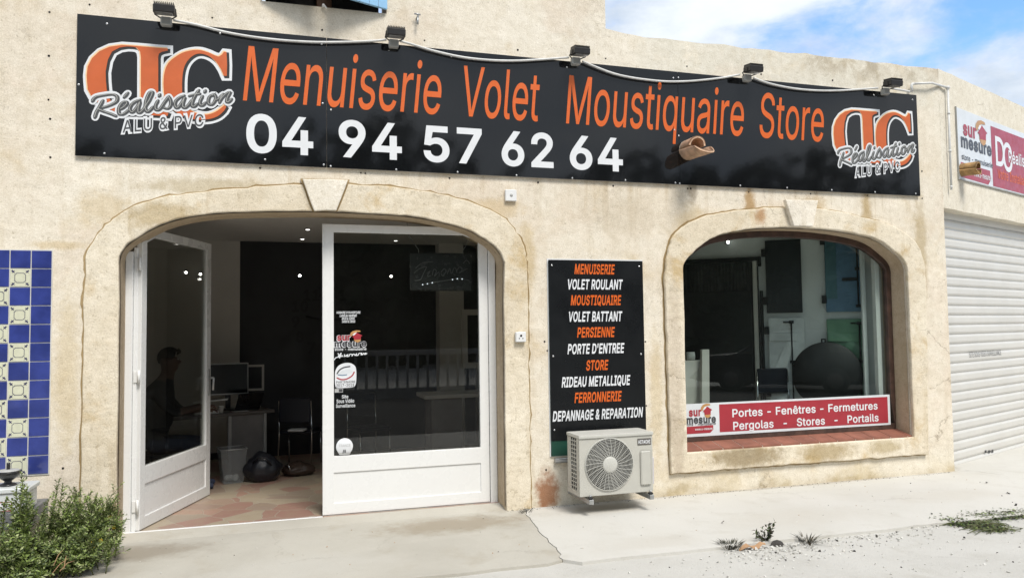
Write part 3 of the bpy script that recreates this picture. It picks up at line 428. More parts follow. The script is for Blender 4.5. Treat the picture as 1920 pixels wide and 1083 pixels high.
def text_mesh(body, offset=0., shear=0., space=1.):
    bm = bmesh.new(); x = 0.; off = round(offset*CAPH/.682, 4)
    for k, ch in enumerate(body):
        if ch == ' ': x += .27*space*CAPH/.5*.75; continue
        vm = {}; me = glyph(ch, off)
        vs = [bm.verts.new((v.co.x+x, v.co.y, k*2e-5)) for v in me.vertices]
        for p in me.polygons:
            try: bm.faces.new([vs[i] for i in p.vertices])
            except ValueError: pass
        x += (GL[ch][0]+off*1.2)*space
    for v in bm.verts: v.co = Vector((v.co.x+v.co.y*shear, v.co.y*.682/CAPH, v.co.z))
    me = bpy.data.meshes.new('txt'); bm.to_mesh(me); bm.free(); return me
def plate(name, loops, fr, w0, w1, mat, parent, bevel=0.):
    mb = MB(); mb.shape(loops, fr, (w0+w1)/2, mat, abs(w1-w0)/2, 0, bevel); return mb.build(name, parent)

def cr(pts, n=6, closed=False):             # Catmull-Rom
    P = [Vector(p) for p in pts]; out = []; N = len(P)
    for i in range(N if closed else N-1):
        p0, p1, p2, p3 = (P[(i+k) % N] if closed else P[min(max(i+k, 0), N-1)] for k in (-1, 0, 1, 2))
        for j in range(n):
            t = j/n; out.append(.5*((2*p1)+(p2-p0)*t+(2*p0-5*p1+4*p2-p3)*t*t+(3*p1-p0-3*p2+p3)*t**3))
    if not closed: out.append(P[-1])
    return out
def jit(pts, a):
    r = []
    for i, p in enumerate(pts):
        q = Vector((p[0]*7, p[1]*7, 3.3)); r.append((p[0]+a*mnoise.noise(q*2.3), p[1]+a*mnoise.noise(q*2.3+Vector((9, 4, 1)))))
    return r
def dens(pts, step=.12, closed=True):                    # points along straight edges so that the edge can be uneven
    out = []
    for i in range(len(pts)-(0 if closed else 1)):
        a, b = Vector(pts[i]), Vector(pts[(i+1) % len(pts)]); n = max(1, int((b-a).length/step))
        out += [tuple(a.lerp(b, k/n)) for k in range(n)]
    return out

# ------------------------------------------------------------------ outlines of the two arches
DARCH = cr(FL([(222, 500), (226, 476), (238.5, 458.5), (260.5, 443), (282.5, 430), (314, 416.5), (361, 405), (420, 398.5), (510, 396), (600, 396), (704.6, 400.5), (774, 406), (829, 416.6), (873.6, 429), (898.6, 441.5), (923.5, 458), (940, 477.6), (947, 500)]), 5)
DX0, DX1 = -1.228, 2.197
door_arch = [(DX0, -.3)]+[(DX0, z*.2) for z in range(0, 11)]+[(p.x, p.y) for p in DARCH[2:-2]]+[(DX1, z*.2) for z in range(10, -1, -1)]+[(DX1, -.3)]
DOUT = cr(FL([(161, 500), (164, 476), (171, 458.5), (188, 433), (219.7, 405), (260, 383), (320, 367), (400, 357), (480, 351), (567, 347), (652, 347), (750, 352), (840, 367), (900, 386), (940, 405), (968, 435), (983, 468), (988, 500)]), 5)
door_outer = [(-1.497, -.3)]+[(-1.497, z*.25) for z in range(0, 9)]+[(p.x, p.y) for p in DOUT[2:-2]]+[(2.447, z*.25) for z in range(8, -1, -1)]+[(2.447, -.3)]
WARCH = cr(FL([(1277, 516), (1278, 501), (1283, 489), (1298, 471.6), (1318.7, 455), (1342, 442), (1372, 434.7), (1413, 428.8), (1466, 426.7), (1525.5, 428.8), (1578.7, 434.7), (1623, 443.5), (1649.6, 454), (1673, 471.6), (1688, 486), (1696, 503), (1697, 520)]), 5)
win_hole = [(4.175, .41)]+[(4.175, .41+z*.2) for z in range(1, 9)]+[(p.x, p.y) for p in WARCH]+[(7.148, .41+z*.2) for z in range(9, -1, -1)]
WOUT = cr(FL([(1243, 522), (1245, 498), (1250.7, 468.6), (1261, 442), (1289, 418), (1333, 402), (1407, 393), (1462, 390), (1525, 391.5), (1599, 404), (1658.5, 420), (1703, 445), (1723.5, 477.5), (1730, 522)]), 5)
win_outer = [(3.98, .205), (3.975, .6), (3.97, 1.2), (3.965, 1.8)]+[(p.x, p.y) for p in WOUT]+[(7.40, 1.8), (7.385, 1.2), (7.36, .6), (7.342, .2)]
WT = .35                                     # wall thickness

# ------------------------------------------------------------------ ground (structure)
def sheet(name, pts, z, mat, parent=None, kind='structure', thick=0., label=None):
    mb = MB(); mb.shape([pts], lambda u, w, v: Vector((u, v, z+w)), -thick/2, mat, thick/2); o = mb.build(name, parent); o['kind'] = kind; return o
def ground_mat(name, c1, c2, c3, speck, scale=1., bump=.3, specks=.5, spots=()):
    m, g = new_mat(name); co = g.coords()
    c = g.mix(g.map(g.noise(co, .8*scale, 7, .6, .3), .34, .66), c1, c2)
    c = g.mix(g.math('MULTIPLY', g.map(g.noise(co, 2.6*scale, 8, .65, .3), .52, .72), .6), c, c3)
    for (x, y, rx, ry, colr, st) in spots:
        v = g.vmath('MULTIPLY', g.vmath('SUBTRACT', co, (x, y, 0)).outputs[0], (1/rx, 1/ry, 0))
        ln = g.math('ADD', g.vmath('LENGTH', v.outputs[0]).outputs['Value'], g.math('MULTIPLY_ADD', g.noise(co, 5, 8, .7), 1.4, -.7))
        c = g.mix(g.math('MULTIPLY', g.map(ln, .3, 1.1, 1, 0), st), c, colr)
    f = g.noise(co, 70, 6, .75); f2 = g.noise(co, 22, 8, .75)
    sp = g.map(g.math('ADD', g.math('MULTIPLY', f, .55), g.math('MULTIPLY', f2, .45)), .35, .42, 1, 0)
    c = g.mix(g.math('MULTIPLY', sp, specks), c, speck)
    wob = g.vmath('ADD', co, g.vmath('MULTIPLY', g.noise(co, 2.2, 7, .7).outputs['Color'], (.6, .6, 0)).outputs[0]).outputs[0]
    vc = g.n('ShaderNodeTexVoronoi', feature='DISTANCE_TO_EDGE', i={'Vector': wob, 'Scale': .55})
    c = g.mix(g.math('MULTIPLY', g.map(vc.outputs['Distance'], .001, .006, 1, 0), g.math('MULTIPLY', g.map(g.noise(co, .7, 4), .52, .62), .22)), c, (.18, .155, .12))
    vo = g.n('ShaderNodeTexVoronoi', i={'Vector': co, 'Scale': 140.})
    c = g.mix(g.math('MULTIPLY', g.map(vo.outputs['Distance'], .1, .6), .16), c, tuple(x*.7 for x in c1))
    bn = g.n('ShaderNodeBump', i={'Strength': bump, 'Distance': .01, 'Height': g.math('ADD', f2, g.math('MULTIPLY', f, .5))})
    b = g.n('ShaderNodeBsdfPrincipled', i={'Base Color': c, 'Roughness': .92, 'Specular IOR Level': .2, 'Normal': bn}); g.out(b); return m
ground_mat('asphalt_pale', (.50, .485, .445), (.57, .555, .515), (.44, .42, .37), (.20, .185, .15), 1., .8, 1.)
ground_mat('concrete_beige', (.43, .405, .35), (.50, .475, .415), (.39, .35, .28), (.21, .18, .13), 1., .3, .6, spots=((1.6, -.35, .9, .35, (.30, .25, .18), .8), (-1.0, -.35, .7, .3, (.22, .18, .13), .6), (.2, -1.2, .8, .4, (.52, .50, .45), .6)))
ground_mat('concrete_pale', (.555, .537, .49), (.595, .578, .535), (.49, .465, .41), (.26, .23, .18), 1., .3, .55, spots=((3.1, -.25, .5, .2, (.30, .27, .22), .6), (5.4, .0, 2.6, .09, (.36, .31, .23), .65), (7.6, .3, .6, .35, (.38, .34, .27), .6), (4.6, -1.2, 1.1, .4, (.52, .49, .43), .5), (3.0, -1.5, .6, .25, (.50, .47, .41), .5), (6.6, -1.0, .8, .3, (.53, .50, .44), .5)))  # first spot paints the shade under the air conditioner
ground_mat('road_asphalt', (.085, .083, .08), (.11, .107, .10), (.07, .068, .065), (.04, .04, .04), 1., .6, .6)
ground_mat('under_soil', (.05, .045, .04), (.08, .07, .06), (.04, .035, .03), (.02, .02, .02))
GZ = -.03
sheet('parking_ground', [(-200, -200), (260, -200), (260, 200), (-200, 200)], -.055, 'asphalt_pale')
sheet('street', [(-150, -12.4), (150, -12.4), (150, -5.4), (-150, -5.4)], -.051, 'road_asphalt')
edge = [(x, -1.76+.035*mnoise.noise(Vector((x*2.1, 0, 0)))+.02*mnoise.noise(Vector((x*7, 3, 0)))-.02*x*.5) for x in [2.13+.12*i for i in range(80)]]
crack = [FZ(px, py, GZ) for px, py in [(982, 952), (988, 966), (1000, 978), (1007, 990), (1018, 1001), (1028, 1012), (1038, 1022), (1049, 1033), (1050, 1043), (1056, 1052)]]
crack = jit(dens(crack, .05, False), .02)
right_pts = [(x+.003, y) for x, y in crack]+[(x, y) for x, y in edge if x > crack[-1][0]+.1]+[(11.6, 0.6), (11.6, 2.2), (7.85, .4), (7.7, .02), (2.36, .02)]
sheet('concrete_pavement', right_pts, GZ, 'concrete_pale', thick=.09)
ledge = [(x, -1.72+.04*mnoise.noise(Vector((x*1.8, 7, 0)))+.02*mnoise.noise(Vector((x*8, 3, 0)))) for x in [-5+.14*i for i in range(51)]]
left_pts = [(x-.003, y) for x, y in crack][::-1]+[(2.3, .02), (-5, .02)]+[p for p in ledge if p[0] < crack[-1][0]-.08]
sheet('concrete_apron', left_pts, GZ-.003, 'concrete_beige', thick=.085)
def slope_slab():
    mb = MB(); n = 12; xs = [DX0+.003+(DX1-DX0-.006)*i/n for i in range(n+1)]
    vs = [(x, y, z) for x in xs for y, z in ((.021, GZ-.004), (.12, -.014), (.215, .0))]
    fs = [(i*3+k, (i+1)*3+k, (i+1)*3+k+1, i*3+k+1) for i in range(n) for k in range(2)]
    mb.raw(vs, fs, 'concrete_beige', True); o = mb.build('doorway_ground'); o['kind'] = 'structure'
slope_slab()

# ------------------------------------------------------------------ shop building (walls, arches, doors, window, shutters, room)
shop = thing('shop_building', (3, 0, GZ), 'cream stucco shop with an arched glass doorway and an arched display window', 'shop')
top = [(7.77+.006*mnoise.noise(Vector((0, z*3, 2))), z) for z in [-.3+.128*i for i in range(41)]]
par = jit([(7.77-.12*i, 4.822+.006*math.sin(i*1.3)) for i in range(0, 37)], .014)
facade = [(-6, -.3)]+[(-6, 7.6), (3.356, 7.6), (3.356, 6.5)]+[(3.354+.008*mnoise.noise(Vector((z*5, 1, 1))), z) for z in (6.0, 5.7, 5.5, 5.35, 5.25, 5.15, 5.08, 5.0, 4.92, 4.86)]+par[::-1][1:]+top[::-1][1:]+[(DX1, -.3)]+jit(door_arch[::-1][1:-1], .006)+[(DX0, -.3)]
upwin = [(-.083, 4.757), (1.062, 4.764), (1.062, 6.1), (-.083, 6.1)]
mb = MB(); mb.shape([facade, jit(win_hole, .006), upwin], FAC, -WT/2, 'facade_stucco', WT/2); mb.build('facade_wall', shop)
mb = MB(); mb.shape([jit(dens(door_outer, .1)+[], .012)[:], ], FAC, 0, 'surround_stucco')if 0 else None
ring = jit(dens([p for p in door_outer], .09)[:-1], .014)
inner = jit(door_arch, .008)
loop = [p for p in ring if p[1] > -.2]; loop = [(-1.497, -.25)]+loop+[(2.447, -.25)]
full = loop+[(DX1-.002, -.25)]+[(x, z) for x, z in inner[::-1] if z > -.2]+[(DX0+.002, -.25)]
sur = plate('door_surround', [full], FAC, .0015, .024, 'surround_stucco', shop, .009)
def joint(parent, loop):
    plate('joint', [jit(dens(inset(loop, -.014), .05), .014)], FAC, -.004, .0013, 'joint_dirt', parent)
def inset(pts, d):
    n = len(pts); out = []
    for i in range(n):
        a, b = Vector(pts[i-1]), Vector(pts[(i+1) % n]); t = (b-a).normalized(); out.append((pts[i][0]+t.y*d, pts[i][1]-t.x*d))
    return out
plate('joint', [jit(dens(inset(loop, -.016), .05, False), .014)+[(x, z) for x, z in inset(loop, .05)][::-1]], FAC, -.004, .0013, 'joint_dirt', sur); plate('keystone', [jit(dens(FL([(567, 338), (652, 340), (630, 396.5), (588, 396.5)]), .1), .006)], FAC, .0245, .066, 'keystone_stucco', sur, .008)
plate('joint', [jit(dens(FL([(563, 336), (656, 338), (633, 397), (585, 397)]), .06), .006)], FAC, .005, .0248, 'joint_dirt', sur)
sur2 = plate('window_surround', [jit(dens(win_outer, .09), .013), jit([(x, z) for x, z in win_hole], .008)], FAC, .0015, .048, 'surround_stucco', shop, .012)
plate('joint', [jit(dens(inset(win_outer, -.016), .05), .014), [(x, z) for x, z in inset(win_outer, .04)]], FAC, -.004, .0013, 'joint_dirt', sur2)
plate('keystone', [jit(dens(FL([(1462, 377), (1523, 378), (1513.5, 426.5), (1478, 426)]), .1), .004)], FAC, .0485, .105, 'keystone_stucco', sur2, .008)
# soffit lining of both arches: darker in colour and smoother than the wall
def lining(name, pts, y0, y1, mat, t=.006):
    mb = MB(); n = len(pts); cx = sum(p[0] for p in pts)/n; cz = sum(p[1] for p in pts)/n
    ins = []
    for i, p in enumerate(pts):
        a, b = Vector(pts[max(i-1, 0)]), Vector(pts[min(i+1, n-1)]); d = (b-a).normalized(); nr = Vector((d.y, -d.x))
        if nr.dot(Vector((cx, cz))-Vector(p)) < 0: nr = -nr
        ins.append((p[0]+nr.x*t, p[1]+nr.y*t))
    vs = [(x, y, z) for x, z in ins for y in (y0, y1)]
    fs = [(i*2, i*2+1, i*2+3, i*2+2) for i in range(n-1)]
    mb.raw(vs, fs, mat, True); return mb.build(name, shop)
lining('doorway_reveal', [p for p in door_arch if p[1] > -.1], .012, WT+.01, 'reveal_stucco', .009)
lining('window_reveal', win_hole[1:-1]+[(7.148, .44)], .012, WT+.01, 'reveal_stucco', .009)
# drill holes left in the render
for px, py in [(92.8, 23), (168, 9), (91.7, 105), (91, 187), (94, 223), (94.5, 295), (398, 33.5), (604, 56.5), (796, 76), (487.5, 315), (676.7, 324), (685, 325), (843, 334), (970.9, 93.9), (1135.5, 110), (1288, 124.5), (1427, 139.4), (1008.8, 342), (1149.7, 348.5), (1289.4, 353.5), (1295, 353.5), (1403.8, 360), (1561, 150.8), (1686, 163), (1519.7, 363.2), (1626, 366.5), (1729, 372), (1728.5, 321), (1026, 657), (1024, 880), (1021, 640), (1210, 640), (118, 877), (1212, 760)]:
    x, z = F(px, py); r = random.uniform(.007, .0105); mb = MB()
    mb.lathe([(r*1.1, 0), (r, .003), (r*.5, .003)], 'hole_dark', 8, fn=lambda p: Vector((x+p.x, -.0005-p.z-(.024 if (px > 1024 and px < 1025) else 0), z+p.y)))
    mb.build('drill_hole', shop)
for px, py in [(606, 12.5)]:
    x, z = F(px, py); mb = MB(); mb.tube([(x, 0, z), (x, -.035, z)], .014, 'plastic_white'); mb.tube([(x+.01, -.03, z), (x+.03, -.03, z-.03)], .007, 'plastic_white'); mb.build('shutter_stop', shop)
x, z = F(781, 36); mb = MB(); mb.tube([(x, 0, z), (x+.005, -.05, z+.01), (x, -.06, z-.04), (x, -.055, z-.075)], .010, 'galv'); mb.tube([(x-.03, -.05, z+.03), (x+.03, -.05, z+.025)], .009, 'galv'); mb.build('shutter_catch', shop)

# doors
def leaf(fr, wd, zt, chw, chz, name, label, mirror):
    """one door leaf: outer frame, lower panel, glass; fr u from the meeting/hinge side"""
    def U(a): return [(wd-u, v) for u, v in a][::-1] if mirror else a
    outer = [(0, .008), (wd, .008), (wd, zt-chz), (wd-chw, zt), (0, zt)]
    gl = [(.105, .55), (wd-.092, .55), (wd-.092, zt-chz+.012), (wd-chw-.02, zt-.078), (.105, zt-.078)]
    pn = [(.105, .112), (wd-.092, .112), (wd-.092, .395), (.105, .395)]
    mb = MB(); mb.shape([U(outer), U(gl), U(pn)], fr, -.025, 'white_upvc', .025, 0, .004); o = mb.build('door_leaf', shop)
    if label: o['label'] = label
    def grow(a, k): cx = sum(p[0] for p in a)/len(a); cz = sum(p[1] for p in a)/len(a); return [(p[0]+math.copysign(k, p[0]-cx), p[1]+math.copysign(k, p[1]-cz)) for p in a]
    mb = MB(); mb.shape([U(grow(pn, .008))], fr, -.026, 'white_upvc', .014); mb.build('door_panel', o)
    mb = MB(); mb.shape([U(grow(gl, .006))], fr, -.026, 'glass_door', .006); mb.build('glass_pane', o)
    mb = MB(); mb.shape([U(grow(pn, .001)), U(grow(pn, -.005))], fr, -.0105, 'logo_grey', .0006); mb.build('groove_shade', o)  # thin grey strip painted as the shade line around the panel
    mb = MB(); mb.shape([U(grow(gl, .001)), U(grow(gl, -.009))], fr, -.012, 'dark_plastic', .004); mb.build('glazing_seal', o)
    return o
RIGHT = frame((.475, .25, 0), 0); LEFT = frame((-1.09, .25, 0), R_(71))
dr = leaf(RIGHT, 1.631, 2.755, .22, .15, 'right', 'closed white door leaf with stickers on its glass', False)
dl = leaf(LEFT, 1.48, 2.69, .22, .15, 'left', 'white door leaf swung open into the room', True)
mb = MB(); LF = lambda u, w, v: LEFT(u, w, v)
mb.fbox(LF, 1.405, 1.435, .0015, .010, 1.06, 1.345, 'alu', .003); mb.tube([LF(1.42, .01, 1.25), LF(1.42, .055, 1.25), LF(1.415, .06, 1.245), LF(1.40, .06, 1.12)], .011, 'alu'); mb.build('door_handle', dl)
mb = MB(); mb.fbox(RIGHT, .0, .014, .0015, .006, .01, 2.74, 'white_upvc', .002); mb.build('cover_strip', dr)
for z in (.22, 1.35, 2.35):
    mb = MB(); mb.tube([(-1.105, .228, z-.06), (-1.105, .228, z+.06)], .013, 'white_upvc', 10); mb.fbox(FAC, -1.15, -1.105, -.247, -.239, z-.05, z+.05, 'white_upvc', .002); mb.build('door_hinge', dl)
zl = F(250, 462, .26)[1]
mb = MB(); mb.fbox(FAC, -1.222, -1.158, -.33, -.225, -.02, 2.46, 'white_upvc', .005); mb.fbox(FAC, -1.157, -1.125, -.33, -.25, -.02, 2.5, 'white_upvc', .004)
mb.fbox(FAC, -1.124, -1.102, -.33, -.285, -.02, 2.5, 'dark_plastic', 0); mb.build('door_jamb', shop)
mb = MB(); mb.fbox(FAC, 2.112, 2.187, -.33, -.245, -.02, 2.55, 'white_upvc', .005); mb.fbox(FAC, 2.107, 2.111, -.32, -.262, 0, 2.5, 'dark_plastic'); mb.build('door_jamb', shop)
mb = MB(); mb.fbox(FAC, DX0+.01, .474, -.245, -.216, -.012, .006, 'white_upvc', .003); mb.build('threshold', shop)
mb = MB(); mb.fbox(FAC, .474, 2.11, -.30, -.255, -.03, .004, 'steel_grey', .002); mb.build('threshold', shop)

# display window
def inset(pts, d):
    n = len(pts); out = []
    for i in range(n):
        a, b = Vector(pts[i-1]), Vector(pts[(i+1) % n]); t = (b-a).normalized(); out.append((pts[i][0]+t.y*d, pts[i][1]-t.x*d))
    return out
wf_out = [(4.19, .475)]+[p for p in win_hole[2:-2]]+[(7.136, .475)]
wf_out = [(x+(.012 if x < 5.6 else -.012)*(1 if z < 2.4 else 0), z-(.0 if z < 2.4 else .012)) for x, z in wf_out]
wf_in = inset(wf_out, .07)
wfo = plate('window_frame', [wf_out, wf_in], FAC, -.27, -.205, 'frame_brown', shop, .006)
o = plate('glass_pane', [inset(wf_out, .064)], FAC, -.246, -.240, 'glass_window', wfo)
mb = MB()
for k, (px0, px1) in enumerate([(0, 0)]):
    xs = [4.13+.2465*i for i in range(14)]
    for i in range(13):
        a, b = max(xs[i]+.005, 4.18), min(xs[i+1]-.005, 7.14); off = .07
        vs = []
        for (y, z) in ((.203, .478), (-.012, .428)):
            vs += [(a, y, z), (b, y, z), (b, y, z-.02), (a, y, z-.02)]
        mb.raw(vs, [(0, 4, 5, 1)[::-1], (1, 5, 6, 2)[::-1], (0, 3, 7, 4)[::-1], (4, 7, 6, 5)[::-1]], 'sill_terracotta')
b2 = [(4.178, .205, .474), (7.145, .205, .474), (7.145, -.008, .4245), (4.178, -.008, .4245), (4.178, -.008, .395), (7.145, -.008, .395)]
mb.raw(b2, [(0, 3, 2, 1), (3, 4, 5, 2)], 'mortar'); mb.build('window_sill', shop)

# upper window with its two half open shutters
mb = MB(); mb.fbox(FAC, -.083, 1.062, -.30, -.22, 4.76, 4.82, 'wood_brown'); mb.fbox(FAC, -.05, 1.03, -.34, -.335, 4.8, 6.1, 'hole_dark'); mb.fbox(FAC, .42, .56, -.30, -.20, 4.8, 6.1, 'wood_brown', .004); mb.build('upper_window', shop)
def shutter(hx, ang, sgn):
    fr = frame((hx, -.015, 4.79), ang); mb = MB(); n = 6; w = .585
    for i in range(n):
        a, b = i*w/n, (i+1)*w/n-.004; a, b = (a, b) if sgn > 0 else (-b, -a); mb.fbox(fr, a, b, 0, .03, 0, 1.32, 'shutter_blue', .002)
    a, b = (.0, w-.004) if sgn > 0 else (-w+.004, 0)
    mb.fbox(fr, a, b, -.002, .026, .003, 1.31, 'shutter_edge')
    mb.build('shutter', shop)
shutter(1.052, R_(22), -1); shutter(-.073, R_(-22), 1)

# the room
RY, RZ = 4.1, 3.0
m, g = new_mat('flagstones'); co = g.coords()
wv = g.vmath('ADD', co, g.vmath('MULTIPLY', g.noise(co, 1.6, 3).outputs['Color'], (.25, .25, .25)).outputs[0]).outputs[0]
v1 = g.n('ShaderNodeTexVoronoi', i={'Vector': wv, 'Scale': 3.7}); v2 = g.n('ShaderNodeTexVoronoi', feature='DISTANCE_TO_EDGE', i={'Vector': wv, 'Scale': 3.7})
sp = g.n('ShaderNodeSeparateColor'); g.put(sp.inputs[0], v1.outputs['Color'])
c = g.mix(g.map(sp.outputs[0], .35, .6), (.33, .195, .155), (.385, .32, .235)); c = g.mix(g.map(sp.outputs[1], .6, .75, 0, .8), c, (.31, .25, .195)); c = g.mix(g.map(sp.outputs[2], .7, .8, 0, .8), c, (.40, .25, .19)); c = g.mix(g.math('MULTIPLY', g.map(g.noise(co, 7, 7, .7), .4, .7), .5), c, (.33, .25, .17))
gm = g.map(v2.outputs['Distance'], .006, .018, 1, 0); c = g.mix(gm, c, (.40, .355, .28))
bn = g.n('ShaderNodeBump', i={'Strength': .4, 'Distance': .01, 'Height': g.math('SUBTRACT', g.noise(co, 8, 6), gm)})
g.out(g.n('ShaderNodeBsdfPrincipled', i={'Base Color': c, 'Roughness': .42, 'Normal': bn}))
mb = MB(); mb.box((-3.2, .216, -.08), (7.2, RY+.1, 0), 'flagstones'); mb.build('room_floor', shop)
mb = MB(); mb.box((-3.2, WT+.003, RZ), (7.2, RY+.1, RZ+.15), 'room_ceiling'); mb.build('room_ceiling', shop)
xb = F(450, 500, RY)[0]
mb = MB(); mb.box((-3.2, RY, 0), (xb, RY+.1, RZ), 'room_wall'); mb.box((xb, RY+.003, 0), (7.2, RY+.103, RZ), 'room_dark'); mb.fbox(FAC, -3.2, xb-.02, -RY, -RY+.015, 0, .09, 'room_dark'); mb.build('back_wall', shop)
mb = MB(); mb.box((-3.3, WT, 0), (-3.2, RY, RZ), 'room_wall'); mb.build('side_wall', shop)
c0, c1 = F(822, 540, RY-.2)[0], F(868, 540, RY-.2)[0]
mb = MB(); mb.box((c0, RY-.25, 0), (c1, RY-.002, RZ), 'room_wall', .004); mb.build('pillar', shop)
# slanted white display wall behind the window
mb = MB(); mb.fbox(DISP, -2.75, .12, -.08, 0, 0, RZ-.002, 'room_wall_light'); mb.build('display_wall', shop)
mb = MB(); mb.box((7.17, WT+.002, .0), (7.22, .75, RZ), 'room_wall_light'); mb.build('side_wall', shop)
mb = MB(); mb.box((6.985, .30, .50), (7.05, .36, 2.62), 'white_upvc', .004); mb.box((6.93, .46, 0), (6.99, .49, 2.75), 'room_wall_light', .004); mb.build('window_upright', shop)
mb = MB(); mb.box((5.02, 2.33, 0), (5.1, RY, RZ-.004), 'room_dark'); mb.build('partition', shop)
def spot(x, y, z, name, label, wall=True, r=.024):
    t = thing(name, (x, y, z), label, 'spotlight', 'spotlights of the showroom'); mb = MB()
    if wall:
        mb.tube([(x, y+.02, z), (x, y-.03, z)], r*.9, 'alu', 12); mb.build('housing', t); mb = MB(); mb.tube([(x, y-.031, z), (x, y-.036, z)], r*.72, 'lamp_lit', 12); mb.build('bulb', t)
    else:
        mb.lathe([(r*1.5, 0), (r*1.5, -.008), (r, -.008), (r, 0)], 'alu', 16, fn=lambda p: Vector((x+p.x, y+p.y, z+p.z))); mb.build('trim_ring', t); mb = MB(); mb.lathe([(r*.9, -.009), (r*.5, -.014)], 'lamp_dim', 12, fn=lambda p: Vector((x+p.x, y+p.y, z+p.z))); mb.build('bulb', t)
x, z = F(562, 517, RY-.03); spot(x, RY-.02, z, 'lamp_standin', 'glowing stand-in for a reflected lamp, seen through the open doorway')  # lit spots added on the back wall in place of lamp reflections
x, z = F(733, 518, RY-.03); spot(x, RY-.02, z, 'lamp_standin', 'glowing stand-in for a reflected lamp, seen through the closed door, left of the hanging sign')
x, z = F(349, 511, RY-.03); spot(x, RY-.02, z, 'lamp_standin', 'left one of two glowing stand-ins for reflected lamps above the seated person')
x, z = F(376, 514, RY-.03); spot(x, RY-.02, z, 'lamp_standin', 'right one of two glowing stand-ins for reflected lamps above the seated person')
for (px, py, lb) in ((577, 429, 'recessed ceiling spotlight nearest the doorway arch'), (567, 447, 'recessed ceiling spotlight close to the dark back wall'), (742, 450, 'recessed ceiling spotlight behind the top of the closed door')):
    x, y = FZ(px, py, RZ); spot(x, y, RZ-.001, 'ceiling_spotlight', lb, False, .03)
u, v = onframe(1360, 455, (7.1, .6, 0), R_(-40)); p = DISP(u, 0, v); spot(p.x, p.y-.03, p.z, 'lamp_standin', 'small glowing dot added high on the wall at the left of the display window', True, .028)  # lit spot added on the wall for a bright dot of unclear origin

# ------------------------------------------------------------------ garage annex
gar = thing('garage_building', (9.3, .6, GZ-.05), 'cream rendered garage set at an angle, with a white roller door', 'garage')
gtop = jit([(.0+.2*i, 4.826) for i in range(40)], .008)
mb = MB(); mb.shape([[(.0, 3.118)]+[(.3*i, 3.118+.004*math.sin(i*2.1)) for i in range(1, 14)]+[(4.0, -.4), (7.8, -.4)]+[(7.8, 4.8)]+gtop[::-1]], GAR, -.14, 'garage_stucco', .14); mb.build('garage_wall', gar)
def rollerdoor():
    mb = MB(); ph = .1205; z = -.10; n = 27; u0, u1 = .1, 4.0
    for i in range(n):
        z0 = z+i*ph; prof = [(0, z0), (.010, z0+.012), (.016, z0+.03), (.017, z0+.085), (.010, z0+.106), (-.004, z0+.112), (-.004, z0+ph)]
        vs = [GAR(u, -.165+w, v) for w, v in prof for u in (u0, u1)]
        mb.raw(vs, [(k*2, k*2+1, k*2+3, k*2+2) for k in range(len(prof)-1)], 'slat_white')
    o = mb.build('roller_door', gar)
    mb = MB(); mb.fbox(GAR, u0, u1, -.17, -.135, -.11, -.05, 'steel_grey', .004); mb.build('bottom_rail', o)
    mb = MB(); mb.fbox(GAR, 0.02, 4.0, -.30, -.17, 2.98, 3.117, 'steel_grey'); mb.build('door_housing', o)
    mb = MB(); x0, zt = GP(1817, 668.5, -.15); x1, z1 = GP(1877, 668, -.15); zc = GP(1817, 659.5, -.15)[1]
    mb.text('SITE SOUS VIDEO SURVEILLANCE', GAR, -.1470, 'dark_text', x0, x1, 1.280, 1.350, .0); mb.build('lettering', o)
    for px, py in ((1846, 846), (1853, 846), (1859, 845)):
        mb = MB(); a, b = GP(px, py, -.15); mb.fbox(GAR, a, a+.05, -.149, -.143, b-.02, b+.015, 'dark_plastic', .002); mb.build('lock_plate', o)
rollerdoor()

# ------------------------------------------------------------------ long shop sign
sign = thing('shop_sign', (2.9, 0, 3.24), 'long glossy black sign with orange and white lettering across the facade', 'sign')
SW = .030                                     # its face stands 3 cm off the wall
SX = [-1.577, .497, 4.174, 7.395]
for a, b in zip(SX[:-1], SX[1:]):
    mb = MB(); mb.fbox(FAC, a+.002, b-.002, .026, SW, 3.24, 4.46, 'sign_black', 0); mb.fbox(FAC, a+.004, b-.004, .001, .0258, 3.242, 4.458, 'sign_edge', 0); mb.build('sign_panel', sign)
def words(lines, mat, w, parent, zb, zc, off, shear):
    for body, x0, x1 in lines:
        mb = MB(); mb.text(body, FAC, w, mat, x0, x1, zb, zc, off, shear); mb.build('lettering', parent)
words([('Menuiserie', -.238, 1.585), ('Volet', 1.812, 2.60), ('Moustiquaire', 2.877, 4.985), ('Store', 5.183, 6.043)], 'orange_vinyl', SW+.0025, sign, 3.815, 4.312, .004, .18)
words([('04', -.208, .376), ('94', .605, 1.195), ('57', 1.405, 1.985), ('62', 2.187, 2.735), ('64', 2.912, 3.506)], 'white_vinyl', SW+.0025, sign, 3.356, 3.684, .026, 0)
for px, py in [(200.6, 44.9), (412.7, 62.9), (147.6, 158.8), (195.8, 287.6), (605, 193.8), (620.5, 206), (607, 309), (620, 311.5), (743, 318), (858, 322.5), (603, 83), (846, 106), (729, 94), (1063, 126.4), (968.5, 328.6), (1073, 334), (1172.7, 337.9), (1266.5, 343), (1274.4, 343.9), (1264.8, 243.8), (1272.8, 254.8), (1262.4, 146.4), (1271.8, 145.7), (1389, 155.7), (1388, 348), (1475.8, 352), (1559.6, 356.2), (1640.7, 360.2), (1717, 363), (1716.5, 273.4), (1710.9, 187.3), (1638.7, 178.7), (497, 299)]:
    x, z = F(px, py, -SW); x = min(max(x, SX[0]+.012), SX[3]-.012); mb = MB(); mb.lathe([(.010, 0), (.009, .003), (.004, .004)], 'screw_steel', 8, fn=lambda p: Vector((x+p.x, -SW-.0005-p.z, z+p.y))); mb.build('screw', sign)

